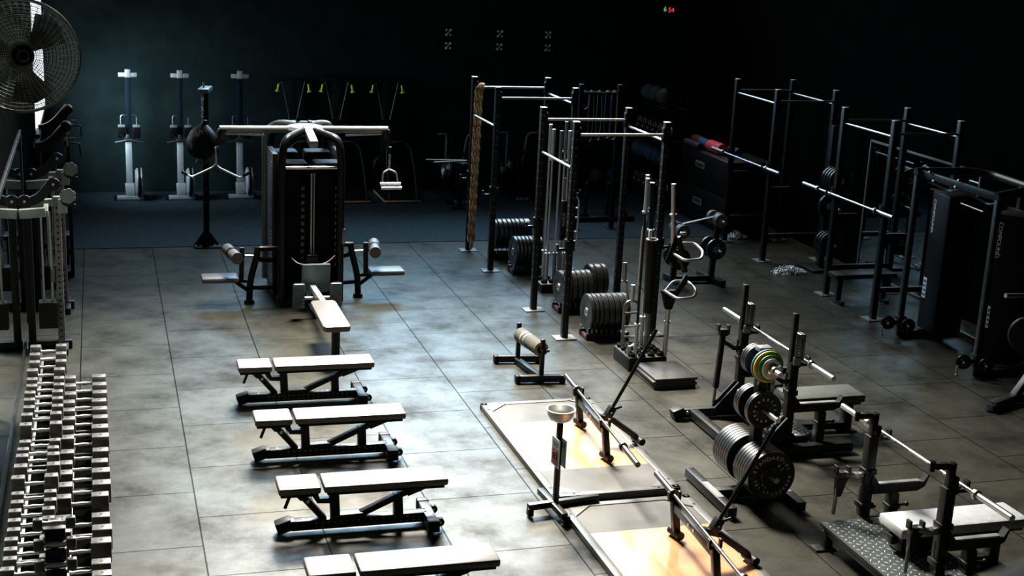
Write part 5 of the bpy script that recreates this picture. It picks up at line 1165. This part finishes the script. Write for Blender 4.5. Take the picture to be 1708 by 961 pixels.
for z, ys, cols, row in ((1.965, (23.8, 23.45, 23.08), (BALLG,) * 3, 'top'), (.865, (24.1, 23.78, 23.46, 23.14, 22.82), (BALLG, BALLB, BALLG, BALLB, BALLG), 'third')):
    for k, (y, m_) in enumerate(zip(ys, cols)):
        b = B(); b.sph((9.89, y, z), .15, seg=22)
        for a in (0, PI / 2): b.tube([(9.89 + .151 * math.cos(q) * math.cos(a), y + .151 * math.cos(q) * math.sin(a), z + .151 * math.sin(q)) for q in [2 * PI * j / 24 for j in range(24)]], .003, seg=4, closed=True)
        o = obj('medicine_ball', b, m_, at=(9.89, y, z)); tag(o, '%s medicine ball on the %s shelf of the corner rack, %sfrom the back wall' % ('blue' if m_ is BALLB else 'grey', row, ORD[k] if k else 'first '), 'medicine ball', 'medicine balls on the corner rack')
kb = thing('kettlebell', 'x', 'kettlebell', (0, 0, -70))
b = B(); b.lathe((0, 0, 0), [(0, 0), (.055, 0), (.085, .04), (.09, .085), (.075, .13), (.04, .155), (0, .16)], (0, 0, 1), 20); obj('bell', b, IRON, kb)
b = B(); b.tube([(-.05, 0, .13), (-.065, 0, .19), (-.04, 0, .235), (.04, 0, .235), (.065, 0, .19), (.05, 0, .13)], .014, seg=8, rad=.03); obj('handle', b, STEEL, kb)
for z, row in ((1.217, 'second shelf'), (.167, 'lowest shelf')):
    for k in range(7):
        loc = (9.89, 24.15 - k * .25, z); o = kb if (k == 0 and z > 1) else dup(kb, loc); o.location = loc; o.rotation_euler = (0, 0, PI / 2)
        o['label'] = 'kettlebell on the %s of the far corner rack, %sfrom the back wall' % (row, ORD[k] if k else 'first '); o['group'] = 'kettlebells on the corner rack'
t = thing('low_ball_shelf', 'low black shelf against the back wall under two medicine balls', 'shelf', (9.3, 24.2, 0))
b = B(); b.box((9.25, 24.2, .12), (.72, .30, .03), .004); obj('shelf_board', b, BLK, t, True)
for x in (8.93, 9.57):
    b = B(); b.box((x, 24.2, .055), (.04, .28, .10), .003); obj('leg', b, BLK, t, True)
for k, (x, m_) in enumerate(((9.10, BALLG), (9.42, BALLB))):
    b = B(); b.sph((x, 24.2, .285), .148, seg=22)
    for a in (0, PI / 2): b.tube([(x + .149 * math.cos(q) * math.cos(a), 24.2 + .149 * math.cos(q) * math.sin(a), .285 + .149 * math.sin(q)) for q in [2 * PI * j / 24 for j in range(24)]], .003, seg=4, closed=True)
    o = obj('medicine_ball', b, m_, at=(x, 24.2, .285)); tag(o, '%s medicine ball on the low shelf by the back wall' % ('grey', 'blue')[k], 'medicine ball', 'medicine balls on the low shelf')
t = thing('push_sled', 'low black sled with posts standing on the carpet behind the centre rig', 'sled', (8.2, 21.6, 0))
b = B(); b.beam((7.6, 21.75, .05), (8.8, 21.75, .05), .08, .08, .006); b.beam((7.6, 21.45, .05), (8.8, 21.45, .05), .08, .08, .006); b.box((8.3, 21.6, .08), (.6, .36, .03), .004); obj('runners', b, BLKG, t, True)
for x in (7.95, 8.35, 8.65):
    b = B(); b.cyl((x, 21.6, .08), (x, 21.6, .65), .03, seg=12); b.cyl((x, 21.6, .65), (x, 21.6, .656), .028, seg=12); obj('post', b, BLK, t, True)
# chain heaps
random.seed(11)
for (x, y, w_, h_, lb) in ((10.08, 20.06, .19, .12, 'heap of pale chain on the floor by the farther right half rack'), (9.85, 17.75, .26, .11, 'heap of pale chain on the floor between the right half racks')):
    b = B()
    for k in range(95):
        a = random.uniform(0, 2 * PI); rr = math.sqrt(random.random()); px, py = x + w_ * rr * math.cos(a), y + .7 * w_ * rr * math.sin(a); pz = .012 + (1 - rr) * h_ * random.uniform(.6, 1)
        d1 = V((random.uniform(-1, 1), random.uniform(-1, 1), random.uniform(-.5, .5))).normalized(); d2 = d1.orthogonal().normalized()
        b.tube([V((px, py, pz)) + d1 * .028 * math.cos(q) + d2 * .015 * math.sin(q) for q in [2 * PI * j / 10 for j in range(10)]], .0065, seg=6, closed=True)
    o = obj('chain_heap', b, ALU, at=(x, y, 0)); tag(o, lb, 'chain', 'chain heaps')

# ---------------------------------------------------------------- functional trainer and machine at the right edge
t = thing('functional_trainer', 'tall black twin-stack cable trainer with pale vertical lettering at the right', 'cable machine', (10.1, 13.65, 0))
TUB = mat('trainer_tube_paint', (.02, .026, .027), .38, .2, noise=.2, scale=6)
for y, nm, sy in ((14.44, 'far', 14.28), (12.82, 'near', 12.97)):
    b = B(); b.box((9.66, y, 1.06), (.07, .07, 2.08), .012); ur = obj('upright', b, TUB, t, True)
    b = B()
    for k in range(16): b.cyl((9.622, y, .25 + k * .11), (9.6255, y, .25 + k * .11), .010, seg=8)
    obj('pin_holes', b, DSTEEL, ur, True)
    cx_, cy_, an = (10.125, sy, -.12) if y > 13 else (10.165, 13.07, .55)
    nx, ny = -math.cos(an), -math.sin(an); tx, ty = -math.sin(an), math.cos(an); FP = lambda d, s_, z: (cx_ + nx * (.19 + d) + tx * s_, cy_ + ny * (.19 + d) + ty * s_, z)
    b = B(); b.box((cx_, cy_, 1.0), (.38, .46, 1.78), .03, RZ(an)); sh = obj('stack_shroud', b, BLACKP, t, True)
    lettering('lettering', 'COMPOUND.', .072, LETTER, sh, FP(.001, .13, 1.57), (0, 0, -1), (-tx, -ty, 0), .002)
    b = B(); b.box(FP(.002, .13, .65), (.006, .085 if y > 13 else .03, .26), 0, RZ(an)); pn = obj('instruction_panel', b, LETTER, sh, True)
    b = B()
    for k in range(4):
        for j in range(2): b.box(FP(.006, .112 + j * .036 if y > 13 else .125 + j * .01, .56 + k * .058), (.003, .022 if y > 13 else .006, .035), 0, RZ(an))
    obj('panel_print', b, BLACKP, pn, True)
    b = B(); b.box((9.66, y, .22), (.11, .12, .14), .01); b.beam((9.66, y, .22), (9.50, y, .20), .06, .05, .006); obj('carriage', b, BLK, t, True)
    for dx, dy in ((-.17, 0), (.02, -.16)):
        b = B(); b.lathe((9.66 + dx, y + dy, .20), [(0, -.02), (.085, -.02), (.09, -.01), (.075, 0), (.09, .01), (.085, .02), (0, .02)], (.4, 1, 0), 24); pu = obj('pulley', b, BLKG, t, True)
        b = B(); b.cyl((9.65 + dx - .01, y + dy - .03, .20), (9.66 + dx, y + dy - .02, .20), .016, seg=10)
        for a in (.8, 2.4, 4.2): b.cyl((9.655 + dx + .05 * math.cos(a), y + dy - .026, .20 + .05 * math.sin(a)), (9.66 + dx + .05 * math.cos(a), y + dy - .018, .20 + .05 * math.sin(a)), .007, seg=6)
        obj('pulley_bolts', b, STEEL, pu, True)
    b = B(); b.tube([(9.42, y, .16), (9.40, y - .01, .10), (9.41, y - .01, .05)], .012, seg=6); b.sph((9.41, y - .01, .05), .018, seg=8); obj('cable_end', b, STEEL, t, True)
    b = B(); b.beam((9.66, y, .05), (10.5, y, .05), .08, .08, .008); obj('base_beam', b, BLK, t, True)
b = B(); b.tube([(9.62, 14.44, 2.14), (10.40, 14.44, 2.14), (10.62, 14.30, 2.12), (10.62, 13.4, 2.1)], .05, seg=14, rad=.3); obj('top_frame_far', b, TUB, t, True).name = 'top_frame'
b = B(); b.tube([(9.62, 12.82, 2.14), (10.1, 12.82, 2.22), (10.62, 12.85, 2.16), (10.62, 13.3, 2.1)], .055, seg=14, rad=.2); obj('top_frame', b, TUB, t, True)
b = B(); b.beam((9.70, 14.40, 2.12), (9.70, 12.86, 2.12), .05, .09, .01); b.tube([(9.72, 14.3, 2.04), (9.80, 13.95, 1.98), (9.74, 13.6, 2.08)], .016, seg=8, rad=.08); b.tube([(9.72, 13.6, 2.08), (9.82, 13.2, 1.97), (9.74, 12.95, 2.04)], .016, seg=8, rad=.08); obj('pull_up_crossbar', b, TUB, t, True)
b = B()
for p in ((9.66, 14.2, 2.17), (9.66, 14.1, 2.08), (9.66, 13.6, 2.18), (9.66, 13.65, 2.09)): b.sph(p, .02, seg=10)
b.cyl((9.66, 14.14, 1.98), (9.8, 14.0, 1.97), .012, seg=8); b.cyl((9.66, 13.5, 1.93), (9.72, 13.15, 1.9), .010, seg=8); obj('pulley_bolts', b, STEEL, t, True)
b = B(); b.beam((10.5, 14.44, .05), (10.5, 12.8, .05), .08, .08, .008); b.box((10.6, 13.65, 1.05), (.07, .07, 2.08), .006); b.beam((10.34, 13.5, 1.84), (10.34, 12.5, 1.84), .05, .08, .006); obj('rear_frame', b, BLK, t, True)
t = thing('plate_loaded_machine', 'black machine base with a slanted leg, cut off by the right edge', 'machine', (9.6, 11.95, 0))
b = B(); b.beam((9.14, 11.75, .06), (9.55, 11.93, .07), .09, .10, .008); b.beam((9.54, 11.93, .08), (10.0, 12.02, .62), .08, .08, .008); b.beam((9.52, 11.92, .06), (10.6, 12.0, .06), .08, .08, .006); b.beam((10.0, 12.02, .6), (10.3, 12.0, 1.5), .08, .08, .006); b.beam((10.5, 12.0, .06), (10.3, 12.0, 1.5), .07, .07, .006); obj('frame', b, GREYM, t, True).data.materials[0] = TUB
b = B(); b.box((9.13, 11.75, .045), (.06, .13, .08), .01); b.cyl((9.11, 11.75, .02), (9.11, 11.75, .03), .05, seg=10); obj('rubber_foot', b, RUB, t, True)
b = B(); b.cyl((9.22, 11.9, 1.255), (10.2, 12.0, 1.20), .025, seg=14); obj('loading_bar', b, STEEL, t, True)
b = B(); b.lathe((9.62, 11.95, .78), [(.03, -.03), (.20, -.03), (.21, -.02), (.21, .02), (.20, .03), (.03, .03), (.03, -.03)], (-.5, -1, 0), 32); obj('counterweight_disc', b, IRON, t, True); 
b = B(); b.cyl((9.62, 11.95, .78), (9.8, 12.3, .78), .03, seg=12); b.beam((9.8, 12.3, .78), (10.1, 12.02, .8), .06, .06, .005); obj('weight_arm', b, BLK, t, True)
# mirror on the right wall, and the ledge in front of the camera
t = thing('wall_mirror', 'tall mirror on the right wall behind the nearer half rack', 'mirror', (11.03, 15.9, 0))
b = B(); b.box((11.05, 16.45, 1.0), (.012, 2.7, 1.96)); obj('mirror_glass', b, mat('dim_mirror_glass', (.25, .29, .29), .03, 1), t, True)
b = B(); b.box((11.045, 17.81, 1.0), (.03, .03, 2.0), .003); b.box((11.045, 16.45, 1.99), (.03, 2.74, .03), .003); b.box((11.045, 16.45, .02), (.03, 2.74, .03), .003); b.box((11.045, 15.09, 1.0), (.03, .03, 2.0), .003); obj('mirror_frame', b, GREYM, t, True)
b = B(); b.beam((.02, .507, 4.315), (1.7, 1.13, 4.315), .12, .06, .012); struct('trim_1', b, mat('balcony_ledge', (.80, .76, .70), .6, noise=.1, scale=5))
